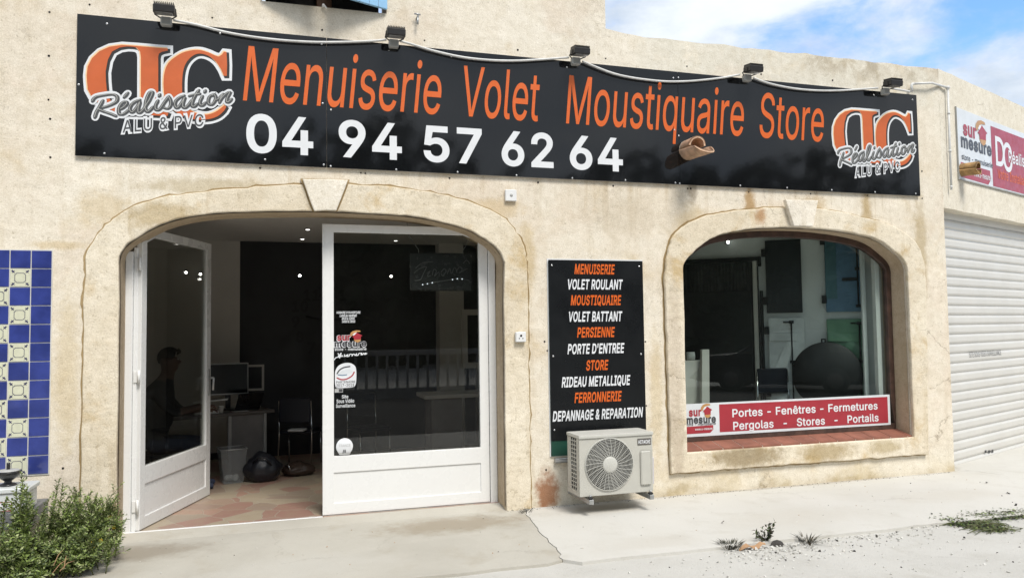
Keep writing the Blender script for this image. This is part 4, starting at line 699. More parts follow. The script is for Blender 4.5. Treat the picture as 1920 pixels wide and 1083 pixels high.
# the emblem: mirrored D and C, with script lettering across
def PX(pts): return FL(pts, -SW)
LD = [PX([(314.4, 91.8), (314.4, 95.5), (304, 97.5), (298, 101), (296.6, 107), (296.6, 150), (296.6, 196), (298.5, 205), (304, 210), (316, 212.5), (313.8, 217.8), (290, 216.6), (272, 215), (250, 214.8), (230, 213.5), (212, 208), (195, 200), (181, 190), (171.8, 180.5), (165, 168), (163.6, 153), (163, 142), (164.8, 125.4), (173, 109.7), (187, 96.8), (205.4, 88.5), (228.5, 85.2), (256, 87), (300, 90.8)]),
      PX([(198, 134.7), (198.6, 152), (200, 168), (204, 184), (213, 197), (226, 204), (245, 207), (259, 207), (264, 202), (264.3, 190), (264.5, 134.7), (264.5, 107), (263, 97), (256.2, 89.6), (247, 88), (237.7, 87.6), (223.9, 89.8), (210, 97.2), (202, 113)])]
LC = [cr(PX([(308.3, 179.8), (306.8, 156.4), (308.8, 136), (315.4, 119.8), (327.6, 108.6), (342.8, 99.5), (361, 94.9), (376.4, 94.9), (391.6, 99.5)]), 3)+PX([(402, 104.3), (410, 107), (416, 103.5), (420, 98), (424.7, 98.5), (425.7, 120.8), (425.2, 142.7), (420, 142.7)])
      + cr(PX([(415, 131), (404.8, 115.7), (391.6, 105.6), (376.4, 101), (364.2, 103.5), (353, 112.7), (345.9, 124.9), (342.3, 141.1), (341.3, 161.5), (342.3, 179.8), (346, 194), (353, 204), (366, 212), (382, 215.5), (395, 214), (408, 208), (421, 197.8)]), 3)+PX([(424, 201)])
      + cr(PX([(420, 208), (410, 217), (396.7, 222.5), (381.5, 224.5), (365, 224), (345, 219), (326, 207), (313, 193)]), 3)]
def sh(loops, dx, dz): return [[(p[0]+dx, p[1]+dz) for p in l] for l in loops]
SCRIPT = [[(173.9, 190.6), (177, 185.5), (183, 182), (195.7, 179.5), (208, 178), (216, 179), (220.5, 183), (219.5, 190.6), (212, 196), (202, 200), (192.7, 202.8)], [(193.7, 189.6), (187.6, 200.8), (181.5, 211), (178.4, 221)], [(183.5, 205), (195.7, 210), (208.9, 214.5), (218, 218.5)],
          [(227.2, 205.4), (234, 201), (238.8, 195), (236, 191.5), (230, 194), (224.8, 201), (223.1, 209), (225, 215), (230, 215.5), (236.3, 212), (242, 206.9)], [(240.4, 175.4), (233.3, 183.5)],
          [(263, 188.5), (254.6, 191.5), (247, 198), (244, 206), (247.5, 211.5), (252, 209), (258, 201), (263.2, 192.7), (260.3, 203), (260, 211.5), (263.5, 212), (268.8, 206.9), (275, 198), (281, 188.6), (286.5, 176), (284, 173.2), (279.5, 177), (274.5, 190), (273, 203), (276.5, 210.5), (281, 208.5), (287, 201.8)],
          [(297, 189.6), (292.5, 198), (292.3, 205), (296, 207.5), (302, 203.5), (309, 193), (317, 182)], [(300.6, 178.2), (298.8, 181.6)], [(317.2, 183), (320.5, 190), (320.3, 199), (315, 204.5), (308, 202.8)],
          [(346, 180.5), (338, 183.5), (330.5, 190), (328.6, 198), (332, 203.5), (337, 199.8), (343, 191), (347, 184), (344, 194), (344, 201.5), (348, 203), (354, 197.7), (361, 188)],
          [(373.3, 170.3), (366.2, 181), (361.5, 192), (361, 200), (365, 200.8), (370.3, 195.7)], [(355.5, 181), (364, 178.7), (375.3, 177)],
          [(380.4, 181.5), (376, 190), (376, 197.5), (380, 199), (385.5, 193.7)], [(385.8, 170.8), (384, 174)],
          [(400.8, 178), (394, 182), (391, 189), (392, 195.7), (397, 197.3), (402.5, 192), (405, 184), (402, 178), (399, 180.5)], [(403.8, 188.6), (410, 187), (417, 179)],
          [(419, 177.5), (414.8, 185), (412, 193.3)], [(413, 190), (420, 181), (429, 174.4), (431.5, 175.5), (427, 184), (425.5, 191.5), (429, 192.5), (434.8, 187)]]
def ribbon(mb, pts, r, w, mat, fr=FAC, dw=0., taper=False):
    pts = [Vector(p) for p in pts]; n = len(pts); vs = []
    L = []; Rr = []
    for i in range(n):
        t = (pts[min(i+1, n-1)]-pts[max(i-1, 0)]).normalized(); nr = Vector((-t.y, t.x)); q = r
        if taper: q = r*(.72+.5*abs(t.y))*(.75 if i in (0, n-1) else 1)
        L.append(pts[i]+nr*q); Rr.append(pts[i]-nr*q)
    for i in range(n): vs += [fr(L[i].x, w+dw*i, L[i].y), fr(Rr[i].x, w+dw*i, Rr[i].y)]
    mb.raw(vs, [(i*2, i*2+1, i*2+3, i*2+2) for i in range(n-1)], mat)
    for p, e in ((pts[0], 0), (pts[-1], n)):           # round ends
        k = 10; c = [fr(p.x+r*.93*math.cos(a*6.2832/k), w-dw*2 if not e else w+dw*(n+1), p.y+r*.93*math.sin(a*6.2832/k)) for a in range(k)]; mb.raw(c, [tuple(range(k))], mat)
def emblem(parent):
    w = SW+.002
    mb = MB(); mb.shape(sh(LD, .007, -.006), FAC, w, 'white_vinyl', 0, .037); mb.shape(sh(LC, .007, -.006), FAC, w+.0004, 'white_vinyl', 0, .037); e = mb.build('emblem', parent)
    mb = MB(); mb.shape(sh(LD, .012, -.011), FAC, w+.001, 'logo_black', 0, .010); mb.shape(sh(LC, .012, -.011), FAC, w+.0014, 'logo_black', 0, .010)
    mb.shape(sh(LD, -.007, .006), FAC, w+.002, 'cream_vinyl', 0, .004); mb.shape(sh(LC, -.007, .006), FAC, w+.0024, 'cream_vinyl', 0, .004)
    mb.shape(LD, FAC, w+.003, 'logo_orange', 0, .001); mb.shape(LC, FAC, w+.0034, 'logo_orange', 0, .001); mb.build('letters', e)
    mb = MB(); wl = w+.0045
    for k, st in enumerate(SCRIPT): ribbon(mb, cr(PX(st), 4), .031, wl+k*.00008, 'white_vinyl', dw=1e-6)
    for k, st in enumerate(SCRIPT):
        P = cr(PX(st), 4); ribbon(mb, P, .0138, wl+.002+k*.00008, 'logo_grey', dw=1e-6, taper=True)
        ribbon(mb, [(p.x-.004, p.y+.005) for p in P], .0032, wl+.0035+k*.00008, 'box_grey', dw=1e-6)
    mb.build('script_lettering', e)
    a, b = F(229, 249, -SW), F(383, 236, -SW); mb = MB(); sl_ = (b[1]-a[1])/(b[0]-a[0])
    mb.text('ALU & PVC', FAC, wl+.0025, 'white_vinyl', a[0]-.01, b[0]+.01, a[1]-.004, a[1]+.108, .105, .0, sl_, 1.1); mb.text('ALU & PVC', FAC, wl+.0042, 'logo_grey', a[0]+.006, b[0]-.006, a[1], a[1]+.104, .006, .0, sl_, 1.1); mb.build('lettering', e)
    return e
em = emblem(sign)
# the second one is a smaller copy at the right end
x0, z0 = F(160, 80, -SW); x1, z1 = F(437, 248, -SW); X0, Z0 = F(1559, 204, -SW); X1, Z1 = F(1717, 331, -SW)
kx, kz = (X1-X0)/(x1-x0), .99*(Z0-Z1)/(z0-z1)*.985
Mx = Matrix.Translation((X0, 0, Z0)) @ Matrix.Diagonal((kx, 1, kz, 1)) @ Matrix.Translation((-x0, 0, -z0))
def copy_tree(o, parent):
    inv = o.matrix_parent_inverse.copy(); c = o.copy(); COL.objects.link(c); c.parent = parent; c.matrix_parent_inverse = inv
    for ch in list(o.children): copy_tree(ch, c)
    return c
e2 = copy_tree(em, sign); e2.matrix_basis = Mx

# floodlights along the top edge
def floodlight():
    t = thing('floodlight', (0, 0, 4.44), 'x', 'floodlight', 'black floodlights above the long sign')
    A = Matrix.Translation((0, -.185, 4.502)) @ Matrix.Rotation(R_(7), 4, 'X')
    mb = MB(); mb.box((-.085, -.07, -.026), (.085, .07, .038), 'lamp_black', .008, M=A)
    for i in range(11): mb.box((-.075+i*.015-.0025, -.062, .038), (-.075+i*.015+.0025, .066, .060), 'lamp_black', 0, M=A)
    mb.build('housing', t)
    mb = MB(); mb.box((-.066, -.060, -.031), (.066, .048, -.025), 'lamp_glass', .002, M=A); mb.build('front_glass', t)
    mb = MB()
    for sx in (-1, 1): mb.box((sx*.088-.003, -.018, -.02), (sx*.088+.003, .03, .02), 'lamp_black', 0, M=A); mb.tube([A @ Vector((sx*.088, .01, 0)), (sx*.086, -.11, 4.490), (sx*.05, -.075, 4.480)], .006, 'lamp_black', 6)
    mb.tube([(-.05, -.07, 4.480), (.05, -.07, 4.480)], .008, 'lamp_black', 6); mb.build('bracket', t)
    mb = MB(); mb.fbox(FAC, -.046, .046, .0305, .095, 4.412, 4.490, 'box_grey', .010); mb.build('junction_box', t)
    mb = MB(); mb.fbox(FAC, -.085, .045, .0302, .036, 4.395, 4.425, 'sign_black', .001); mb.build('lamp_mirror_patch', t)  # black patch made as the lamp's mirror image on the sign
    return t
LL = ['black floodlight above the emblem at the sign\'s left end', 'black floodlight between the words Menuiserie and Volet', 'black floodlight above the first letter of Moustiquaire', 'black floodlight above the gap before the word Store', 'black floodlight at the right end of the sign, beside the pipe']
fl0 = floodlight()
fl = [fl0]+[copy_tree(fl0, None) for _ in range(4)]
LX = [F(px, py, -.06)[0] for px, py in ((312, 36), (738, 80), (1079, 112), (1400, 142), (1659, 166))]
for o, x, lb in zip(fl, LX, LL):
    o.location.x = x; o['label'] = lb
cab = MB(); cy_ = -.065
segs = [[(325, 38), (370, 47), (420, 60), (470, 69), (520, 75), (560, 78), (600, 79.5), (650, 79), (700, 77), (724, 74.5)], [(750, 77), (775, 84), (800, 92), (835, 101), (870, 108), (905, 112), (940, 114), (975, 114), (1010, 112), (1040, 110), (1066, 108)], [(1092, 115), (1120, 127), (1150, 138), (1180, 145), (1215, 150), (1250, 153), (1290, 152.5), (1330, 149), (1360, 145), (1387, 140)], [(1412, 146), (1440, 156), (1470, 163), (1500, 167.5), (1535, 170), (1570, 170), (1605, 168), (1646, 165)], [(1672, 166), (1690, 169), (1706, 172)]]
for sg in segs: cab.tube([(x, cy_, z) for x, z in [tuple(p) for p in cr(FL(sg, cy_), 3)]], .0115, 'cable_white', 7)
tag(cab.build('power_conduit'), 'white conduit swagging between the floodlights along the sign top', 'conduit')
pp = MB(); (xa, za), (xb2, zb2) = F(1709, 157, -.05), F(1708, 172, -.05); u1, v1 = GP(1776, 165, .03); u2, v2 = GP(1782, 356, .03); c_ = GAR(u1, .035, v1)
pp.tube([(xa, -.05, zb2+.0), (xa, -.05, za-.02), (xa+.01, -.05, za-.004), (xa+.03, -.05, za)], .016, 'cable_white'); pp.tube([(xa+.02, -.05, za), (7.6, -.06, v1+.005), c_], .014, 'cable_white'); pp.sphere(c_, .027, 'cable_white', 2)
pp.tube([c_, GAR(u2+.01, .035, v2)], .013, 'cable_white')
for k in (.25, .62, .97): q = c_.lerp(GAR(u2+.01, .035, v2), k); pp.tube([q+Vector((0, 0, .012)), q-Vector((0, 0, .012))], .018, 'cable_white')
tag(pp.build('corner_pipe'), 'thin white pipe bridging from sign end down the garage corner', 'pipe')

# clay rain spouts
def halfpipe(mb, p0, p1, r, t, a0, a1, mat, fr, cut=0., n=9):
    vs = []; N = 7
    for i in range(N+1):
        for k in range(n+1):
            a = a0+(a1-a0)*k/n; f = i/N
            w = p0[1]+(p1[1]-p0[1])*f*(1-cut*abs((k-n/2)/(n/2))**1.5); u = p0[0]+(p1[0]-p0[0])*f; v = p0[2]+(p1[2]-p0[2])*f
            jt = 1+.03*mnoise.noise(Vector((i*.7, k*.5, 1.7)))
            for rr in (r, r-t): vs.append(fr(u+rr*jt*math.cos(a), w+.012*mnoise.noise(Vector((k*.9, 4, 2)))*(i == N), v+rr*jt*math.sin(a)))
    s = (n+1)*2; fs = []
    for i in range(N):
        for k in range(n):
            b = i*s+k*2; fs += [(b, b+2, b+s+2, b+s), (b+1, b+s+1, b+s+3, b+3)]
        fs += [(i*s, i*s+s, i*s+s+1, i*s+1), (i*s+n*2, i*s+n*2+1, i*s+s+n*2+1, i*s+s+n*2)]
    fs += [(N*s+k*2, N*s+k*2+1, N*s+k*2+3, N*s+k*2+2) for k in range(n)]
    mb.raw(vs, fs, mat, True)
sp_ = thing('rain_spout', (4.29, 0, 3.61), 'broken clay tile rain spout poking through the black sign', 'rain spout')
mb = MB(); halfpipe(mb, (4.275, .0, 3.615), (4.285, .47, 3.60), .108, .022, -math.pi, 0, 'spout_tile', FAC, .35); mb.build('lower_tile', sp_)
mb = MB(); halfpipe(mb, (4.275, .0, 3.622), (4.28, .24, 3.625), .100, .022, 0, math.pi, 'spout_tile', FAC, .1); mb.build('upper_tile', sp_)
mb = MB(); mb.lathe([(.105, .0302), (.09, .034)], 'mortar', 16, fn=lambda p: Vector((4.275+p.x, -p.z, 3.618+p.y))); mb.build('mortar_collar', sp_)
us, vs_ = GP(1800, 318, 0); mb = MB()
sp2 = thing('rain_spout', GAR(us, 0, vs_), 'brown clay rain spout sticking out of the garage wall over its sign', 'rain spout')
mb = MB(); halfpipe(mb, (us, 0, vs_-.01), (us, .23, vs_-.02), .078, .018, -math.pi, 0, 'spout_ochre', GAR, .08); mb.build('lower_tile', sp2)
mb = MB(); halfpipe(mb, (us, 0, vs_-.003), (us, .22, vs_-.010), .076, .018, 0, math.pi, 'spout_ochre', GAR, .05); mb.build('upper_tile', sp2)

# little boxes on the wall
t = thing('junction_box', (2.28, 0, 3.0), 'small square white wall box under the sign, above the door arch', 'wall box')
mb = MB(); mb.fbox(FAC, 2.222, 2.338, .0005, .035, 2.994, 3.108, 'plastic_white', .005); mb.build('cover', t); mb = MB(); mb.lathe([(.016, 0), (.012, .004)], 'box_grey', 12, fn=lambda p: Vector((2.282+p.x, -.0355-p.z, 3.05+p.y))); mb.build('knockout', t)
t = thing('intercom_box', (2.35, 0, 1.6), 'small white switch box on the pillar right of the door', 'wall box')
mb = MB(); mb.fbox(FAC, 2.299, 2.404, .0245, .07, 1.598, 1.698, 'plastic_white', .006); mb.build('cover', t); mb = MB()
for dx, dz, r in ((0, .012, .012), (-.018, -.014, .006), (.018, -.014, .006)): mb.lathe([(r, 0), (r*.6, .003)], 'hole_dark', 10, fn=lambda p: Vector((2.352+dx+p.x, -.0705-p.z, 1.648+dz+p.y)))
mb.build('keyhole', t)

# upright list sign, and the older green panel behind it
lst = thing('list_sign', (3.19, 0, .6), 'tall black sign listing trades in orange and white italics', 'sign')
mb = MB(); mb.fbox(FAC, 2.665, 3.711, .0225, .026, .612, 2.415, 'menu_black', 0); mb.build('sign_panel', lst)
gp_ = thing('old_panel', (3.19, 0, .5), 'green backing panel showing under the list sign, left of the air conditioner', 'panel')
mb = MB(); mb.fbox(FAC, 2.668, 3.708, .008, .0215, .462, 2.41, 'menu_green', 0); mb.fbox(FAC, 2.655, 3.72, .001, .0075, .455, 2.43, 'plastic_white', 0); mb.build('panel', gp_)
mb = MB(); mb.fbox(FAC, 2.70, 3.60, .001, .045, .395, .44, 'galv', .003); mb.fbox(FAC, 2.705, 3.595, .012, .047, .408, .427, 'steel_grey', 0); tag(mb.build('mounting_rail'), 'galvanised mounting rail on wall behind the air conditioner', 'rail')
for i, (b, a0, a1, py) in enumerate([('MENUISERIE', 1077, 1153, 504.5), ('VOLET ROULANT', 1065, 1168, 533), ('MOUSTIQUAIRE', 1070, 1165, 562.5), ('VOLET BATTANT', 1067, 1167, 593), ('PERSIENNE', 1082, 1153, 622.5), ("PORTE D'ENTREE", 1064, 1171, 653), ('STORE', 1099, 1141, 684), ('RIDEAU METALLIQUE', 1053, 1182, 714), ('FERRONNERIE', 1077, 1166, 743.5), ('DEPANNAGE & REPARATION', 1036, 1206, 776)]):
    x0, z = F(a0, py, -.028); x1 = F(a1, py, -.028)[0]; zz = F((a0+a1)/2, py, -.028)[1]; mb = MB()
    mb.text(b, FAC, .0275, 'orange_vinyl' if i % 2 == 0 else 'white_vinyl', x0, x1, zz-.047, zz+.047, .034, .21); mb.build('lettering', lst)
for x, z in ((2.70, 2.36), (3.67, 2.36), (2.70, 1.45), (3.67, 1.45), (2.70, .72)):
    mb = MB(); mb.lathe([(.010, 0), (.008, .003)], 'screw_steel', 8, fn=lambda p: Vector((x+p.x, -.0265-p.z, z+p.y))); mb.build('screw', lst)

# ------------------------------------------------------------------ advertising decals: the house emblem with its words
def house_ad(parent, fr, w, x0, z0, x1, z1, outline=False):
    """x0..x1, z0..z1: box of the two emblem words and the roof"""
    dx, dz = x1-x0, z1-z0; X = lambda a: x0+dx*a; Z = lambda a: z0+dz*a
    for body, a0, a1, b0, b1, mat, dw in (('sur', .08, .50, .44, .80, 'red_vinyl', .001), ('mesure', 0, 1, .08, .42, 'dark_text', .0012)):
        mb = MB()
        if outline: mb.text(body, fr, w, 'white_vinyl', X(a0-.02), X(a1+.01), Z(b0-.02), Z(b1), .085)
        mb.text(body, fr, w+dw, mat, X(a0), X(a1), Z(b0), Z(b1), .045); mb.build('lettering', parent)
    mb = MB(); P_ = lambda q: [(X(a), Z(b)) for a, b in q]
    mb.shape([P_([(.55, .62), (.70, .88), (.88, .70), (.83, .66), (.82, .48), (.62, .46), (.60, .60)])], fr, w+.0022, 'red_vinyl', 0)
    mb.shape([P_([(.60, .50), (.83, .50), (.80, .36), (.72, .30), (.64, .36)])], fr, w+.0018, 'tan_vinyl', 0)
    mb.shape([P_([(.49, .72), (.50, .86), (.57, .97), (.68, 1.02), (.80, 1.0), (.82, .93), (.72, .92), (.62, .86), (.56, .74), (.54, .66)])], fr, w+.0025, 'tan_vinyl', 0)
    mb.shape([P_([(.56, .745), (.62, .86), (.70, .90), (.66, .80), (.60, .71)])], fr, w+.0028, 'white_vinyl', 0); mb.build('emblem', parent)
def line(parent, body, fr, w, mat, x0, x1, zb, zc, off=0.):
    mb = MB(); mb.text(body, fr, w, mat, x0, x1, zb, zc, off); return mb.build('lettering', parent)
# banner inside the window frame
ban = thing('window_banner', (5.65, -.0, .53), 'red and white banner along the bottom of the display window', 'banner')
BY = .2; bw = -.200
mb = MB(); mb.fbox(FAC, 4.215, 7.045, bw-.004, bw, .532, .888, 'pale_grey_vinyl', 0); mb.build('banner_board', ban)
mb = MB(); mb.shape([[(4.72, .565), (7.01, .555), (7.01, .862), (4.72, .868)]], FAC, bw+.0015, 'red_vinyl', 0)
mb.shape([[(4.216, .565), (4.60, .565), (4.64, .60), (4.64, .648), (4.216, .642)]], FAC, bw+.0015, 'red_vinyl', 0); mb.build('colour_field', ban)
for b, a0, a1, py, zc in (('Portes - Fenêtres - Fermetures', 1373, 1645, 0, .765), ('Pergolas   -   Stores   -   Portails', 1374, 1646, 0, .625)):
    mb = MB(); mb.text(b, FAC, bw+.003, 'white_vinyl', F(a0, 780, BY)[0], F(a1, 760, BY)[0], zc-.042, zc+.042, .022); mb.build('lettering', ban)
house_ad(ban, FAC, bw+.002, F(1287, 780, BY)[0], .66, F(1342, 780, BY)[0], .88); line(ban, 'store - menuiserie', FAC, bw+.003, 'dark_text', F(1284, 795, BY)[0], F(1342, 795, BY)[0], .652, .678, .01); line(ban, 'www.s-mesure.fr', FAC, bw+.003, 'white_vinyl', F(1303, 805, BY)[0], F(1340, 805, BY)[0], .600, .624, .02)

# garage sign
gs = thing('garage_sign', GAR(1.4, 0, 3.5), 'white and red advertising sign on the slanted garage wall', 'sign')
mb = MB(); mb.fbox(GAR, .44, 4.0, .002, .018, 3.525, 4.42, 'pale_grey_vinyl', 0); mb.fbox(GAR, .432, .4395, .002, .022, 3.52, 4.43, 'box_grey', 0); mb.fbox(GAR, .43, 4.0, .002, .020, 3.510, 3.5245, 'box_grey', 0); mb.build('sign_panel', gs)
gw = .0195
mb = MB(); mb.shape([[(1.50, 3.535), (3.99, 3.535), (3.99, 4.345), (1.50, 4.345)]], GAR, gw, 'red_vinyl', 0); mb.shape([[(.50, 3.545), (1.34, 3.535), (1.42, 3.60), (1.42, 3.73), (.50, 3.735)]], GAR, gw, 'red_vinyl', 0); mb.build('colour_field', gs)
a0 = GP(1800, 300)[0]; a1 = GP(1856, 290)[0]
house_ad(gs, GAR, gw+.001, a0, 3.90, a1, 4.36); line(gs, 'store - menuiserie', GAR, gw+.002, 'dark_text', a0, a1+.02, 3.775, 3.845, .008); line(gs, 'www.s-mesure.fr', GAR, gw+.002, 'white_vinyl', GP(1823, 335)[0], GP(1857, 335)[0], 3.60, 3.67, .02)
b0 = GP(1863, 300)[0]
line(gs, 'D', GAR, gw+.002, 'white_vinyl', b0+.02, b0+.33, 3.84, 4.22, .02); line(gs, 'C', GAR, gw+.0025, 'white_vinyl', b0+.27, b0+.60, 3.80, 4.18, .02); line(gs, 'Réalisation', GAR, gw+.003, 'white_vinyl', b0+.47, b0+1.55, 3.93, 4.09, .02); line(gs, 'Votre Installateur Conseil', GAR, gw+.002, 'orange_vinyl', b0+.06, b0+1.85, 3.66, 3.79, .008)

# stickers on the closed door leaf
DY = .2565; sw = -.2575
def FD(px, py): return F(px, py, DY)
def tx(mb, body, px0, px1, py0, py1, mat='white_vinyl', off=.02, shear=0, w=0.):
    x0, z1 = FD(px0, py0); x1 = FD(px1, py0)[0]; z0 = FD((px0+px1)/2, py1)[1]; z1 = FD((px0+px1)/2, py0)[1]; mb.text(body, FAC, sw+w, mat, x0, x1, z0, z1, off, shear)
mb = MB(); tx(mb, "HORAIRE D'OUVERTURE", 631, 676, 583.5, 587.5, off=.03, shear=.2); tx(mb, 'Lundi au vendredi', 637, 669, 588.5, 593.5, off=.03, shear=.2); tx(mb, '8h30 à 12h00', 641, 665, 594.5, 599, off=.03, shear=.2); tx(mb, '14h00 à 18h00', 641, 666, 600, 604.5, off=.03, shear=.2)
tag(mb.build('opening_hours'), 'white opening hours lettering on the closed door glass, above the house emblem', 'sticker')
(x0, z1), (x1, z0) = FD(627, 620), FD(687, 651); t = thing('welcome_sticker', (.7, .25, 1.45), 'red and grey house emblem with handwritten welcome on the door glass', 'sticker'); house_ad(t, FAC, sw, x0, z0, x1, z1, outline=True); mb = MB(); tx(mb, 'store - menuiserie', 627.5, 687, 651.5, 656.5); mb.build('lettering', t); mb = MB()
for st in [[(634, 668), (640, 661), (638, 666), (636, 669), (641, 666), (643, 668)], [(646, 664), (646, 668), (649, 666)], [(649, 666), (653, 664), (650, 668), (655, 667)], [(655, 667), (656, 663.5), (660, 664), (660, 667)], [(660, 667), (663, 663), (666, 666)], [(666, 666), (669, 662), (668, 666), (672, 665)], [(672, 665), (673, 662), (677, 662), (677, 665)], [(678, 661), (679, 665), (682, 661.5), (683, 664)], [(683, 664), (686, 661), (685, 664), (688, 662)], [(634, 662), (637, 671)], [(627, 674), (630, 670), (640, 668)]]:
    ribbon(mb, cr([FD(*p) for p in st], 3), .0042, sw+.0005+random.uniform(0, 3e-4), 'white_vinyl', dw=1e-6)
mb.build('handwriting', t)
t = thing('partner_sticker', (.62, .25, 1.2), 'white round-topped partner sticker dated 2017-2018 on the door glass', 'sticker')
mb = MB(); mb.shape([cr([FD(*p) for p in [(628, 705), (629, 694), (635, 685), (645, 680.5), (656, 680), (665, 685), (668, 694), (668, 712), (666, 722), (660, 725.5), (636, 727), (629, 724)]], 3, True)], FAC, sw, 'white_vinyl', 0); b_ = mb.build('backing', t)
mb = MB(); ribbon(mb, cr([FD(*p) for p in [(632, 700), (637, 693), (645, 688.5), (656, 686.5)]], 4), .006, sw+.001, 'dark_text', dw=1e-6); ribbon(mb, cr([FD(*p) for p in [(632, 708), (640, 711), (650, 710), (660, 704), (664, 697)]], 4), .006, sw+.001, 'red_vinyl', dw=1e-6); ribbon(mb, cr([FD(*p) for p in [(634, 702), (642, 703), (650, 702)]], 4), .004, sw+.0013, 'sample_blue', dw=1e-6)
mb.shape([[FD(*p) for p in [(636, 700), (642, 694), (656, 691), (661, 696), (652, 701)]]], FAC, sw+.0008, 'pale_grey_vinyl', 0)
tx(mb, 'PARTENAIRE', 630.5, 666, 713.5, 717.5, 'dark_text', .01, 0, .0015); tx(mb, '2017-2018', 630.5, 664, 719, 724.5, 'dark_text', .015, 0, .0015); mb.build('print', t)
mb = MB(); (x0, z1), (x1, z0) = FD(627.5, 728.5), FD(643, 735); mb.fbox(FAC, x0, x1, sw-.0008, sw, z0, z1, 'steel_grey', 0); mb.fbox(FAC, (x0+x1)/2, x1-.004, sw+.0002, sw+.001, z0+.005, z1-.004, 'dark_text', 0); tag(mb.build('small_sticker'), 'tiny grey and black sticker under the partner sticker', 'sticker')
mb = MB(); tx(mb, 'Site', 641, 653, 740, 746); tx(mb, 'Sous Vidéo', 631, 664, 748, 754.5); tx(mb, 'Surveillance', 630, 666, 757, 763); tag(mb.build('surveillance_notice'), 'white video surveillance lettering low on the closed door glass', 'sticker')
t = thing('round_sticker', (.62, .25, .6), 'round white sticker in the bottom corner of the door glass', 'sticker')
(cx, cz), rr = FD(646, 836.5), .079; mb = MB(); mb.lathe([(rr, 0), (rr-.001, .0008)], 'white_vinyl', 28, fn=lambda p: Vector((cx+p.x, -sw-p.z, cz+p.y))); mb.build('backing', t)
mb = MB(); tx(mb, 'FRANCE', 636, 657, 832, 837, 'steel_grey', .0, 0, .0018); ribbon(mb, cr([FD(*p) for p in [(643, 849), (644.5, 843)]], 3), .004, sw+.002, 'dark_text'); ribbon(mb, cr([FD(*p) for p in [(646, 848), (647, 842), (648, 848)]], 3), .003, sw+.0022, 'dark_text'); mb.shape([[FD(*p) for p in [(634, 848.5), (658, 847), (655, 851.5), (637, 852.5)]]], FAC, sw+.002, 'steel_grey', 0)
mb.build('print', t)

# unlit light-up sign hanging behind the closed door
t = thing('hanging_sign', (1.66, .42, 2.1), 'unlit light-up sign hanging on chains behind the closed door glass', 'light-up sign')
HY = .42; HF = lambda px, py: F(px, py, HY); (x0, z1), (x1, z0) = HF(768, 473), HF(886, 545)
mb = MB(); mb.fbox(FAC, x0, x1, -HY-.02, -HY, z0, z1, 'neon_panel', .012); mb.build('panel', t)
for st in [[(779, 503), (785, 497), (796, 492), (812, 490.5)], [(776, 512), (786, 504), (799, 500), (794, 512), (788, 524), (777, 526)], [(800, 513), (806, 508), (801, 518), (808, 516)], [(810, 516), (813, 505), (818, 508), (814, 518), (822, 510), (823, 518)], [(826, 511), (832, 504), (836, 508), (830, 517), (826, 512)], [(838, 514), (843, 503), (846, 513), (852, 501), (857, 511)], [(856, 507), (862, 500), (866, 506), (860, 512), (871, 506), (876, 504)], [(868, 494), (874, 488), (879, 492), (879, 495)]]:
    mb = MB(); mb.tube([(p.x, HY-.008, p.y) for p in cr([HF(*q) for q in st], 4)], .005, 'neon_tube', 6); mb.build('tube', t)
mb = MB(); mb.tube([(p.x, HY-.008, p.y) for p in cr([HF(*q) for q in [(791, 534), (810, 530), (840, 525), (858, 522), (869, 523.5), (880, 526)]], 4)], .004, 'neon_tube', 6); mb.build('underline', t)
for q in ((792, 533.5), (801, 532), (810, 530), (848, 524), (857, 522.5), (866, 523)): x, z = HF(*q); mb = MB(); mb.sphere((x, HY-.012, z), .007, 'glow_dot', 1); mb.build('light_dot', t)  # dots given a glow of their own although the sign is unlit
for a, b in (((785, 468), (766, 441)), ((868, 470), (880, 450))):
    (xa, za), (xb_, zb_) = HF(*a), HF(*b); mb = MB(); mb.tube([(xa, HY+.005, za-.03), (xa, HY+.005, za), (xb_, HY+.005, zb_), (xb_+.3*(xb_-xa), HY+.005, RZ)], .004, 'galv', 5); mb.build('chain', t)

# ------------------------------------------------------------------ air conditioner outdoor unit
ac = thing('air_conditioner', (3.15, -.35, .07), 'beige outdoor air conditioner unit with round fan grille under the list sign', 'air conditioner')
ax0, ax1, ayf, ayb, az0, az1 = 2.768, 3.532, -.50, -.19, .150, .722
fcx, fcz, fr_ = 3.072, .437, .243
acf = frame((0, 0, 0), 0)
def circ(cx, cz, r, n=40): return [(cx+r*math.cos(2*math.pi*k/n), cz+r*math.sin(2*math.pi*k/n)) for k in range(n)]
mb = MB()
body = [(ax0, az0), (ax1, az0), (ax1, az1-.035), (ax0, az1-.035)]
mb.shape([body, circ(fcx, fcz, fr_)], FAC, .49, 'ac_beige', .01, 0, .004)                      # front sheet
mb.box((ax0, ayf+.021, az0), (ax0+.006, ayf+.06, az1-.036), 'ac_beige'); mb.box((ax0, ayf+.06, az0), (ax0+.006, ayb, az0+.04), 'ac_beige')
mb.box((ax1-.006, ayf+.021, az0), (ax1, ayb, az1-.036), 'ac_beige'); mb.box((ax0+.007, ayb-.006, az0), (ax1-.007, ayb, az1-.036), 'ac_beige'); mb.box((ax0+.007, ayf+.021, az0), (ax1-.007, ayb-.007, az0+.012), 'ac_beige')
mb.build('casing', ac)
mb = MB(); mb.box((ax0-.006, ayf-.012, az1-.034), (ax1+.006, ayb, az1), 'ac_light', .010, seg=2); lid = mb.build('lid', ac)
mb = MB()                                                                               # side grille
for k in range(4): y = ayf+.062+k*.048; mb.box((ax0-.001, y, az0+.04), (ax0+.005, y+.010, az1-.04), 'ac_beige')
for k in range(14): z = az0+.04+k*.0385; mb.box((ax0-.0005, ayf+.062, z), (ax0+.005, ayf+.216, z+.009), 'ac_beige')
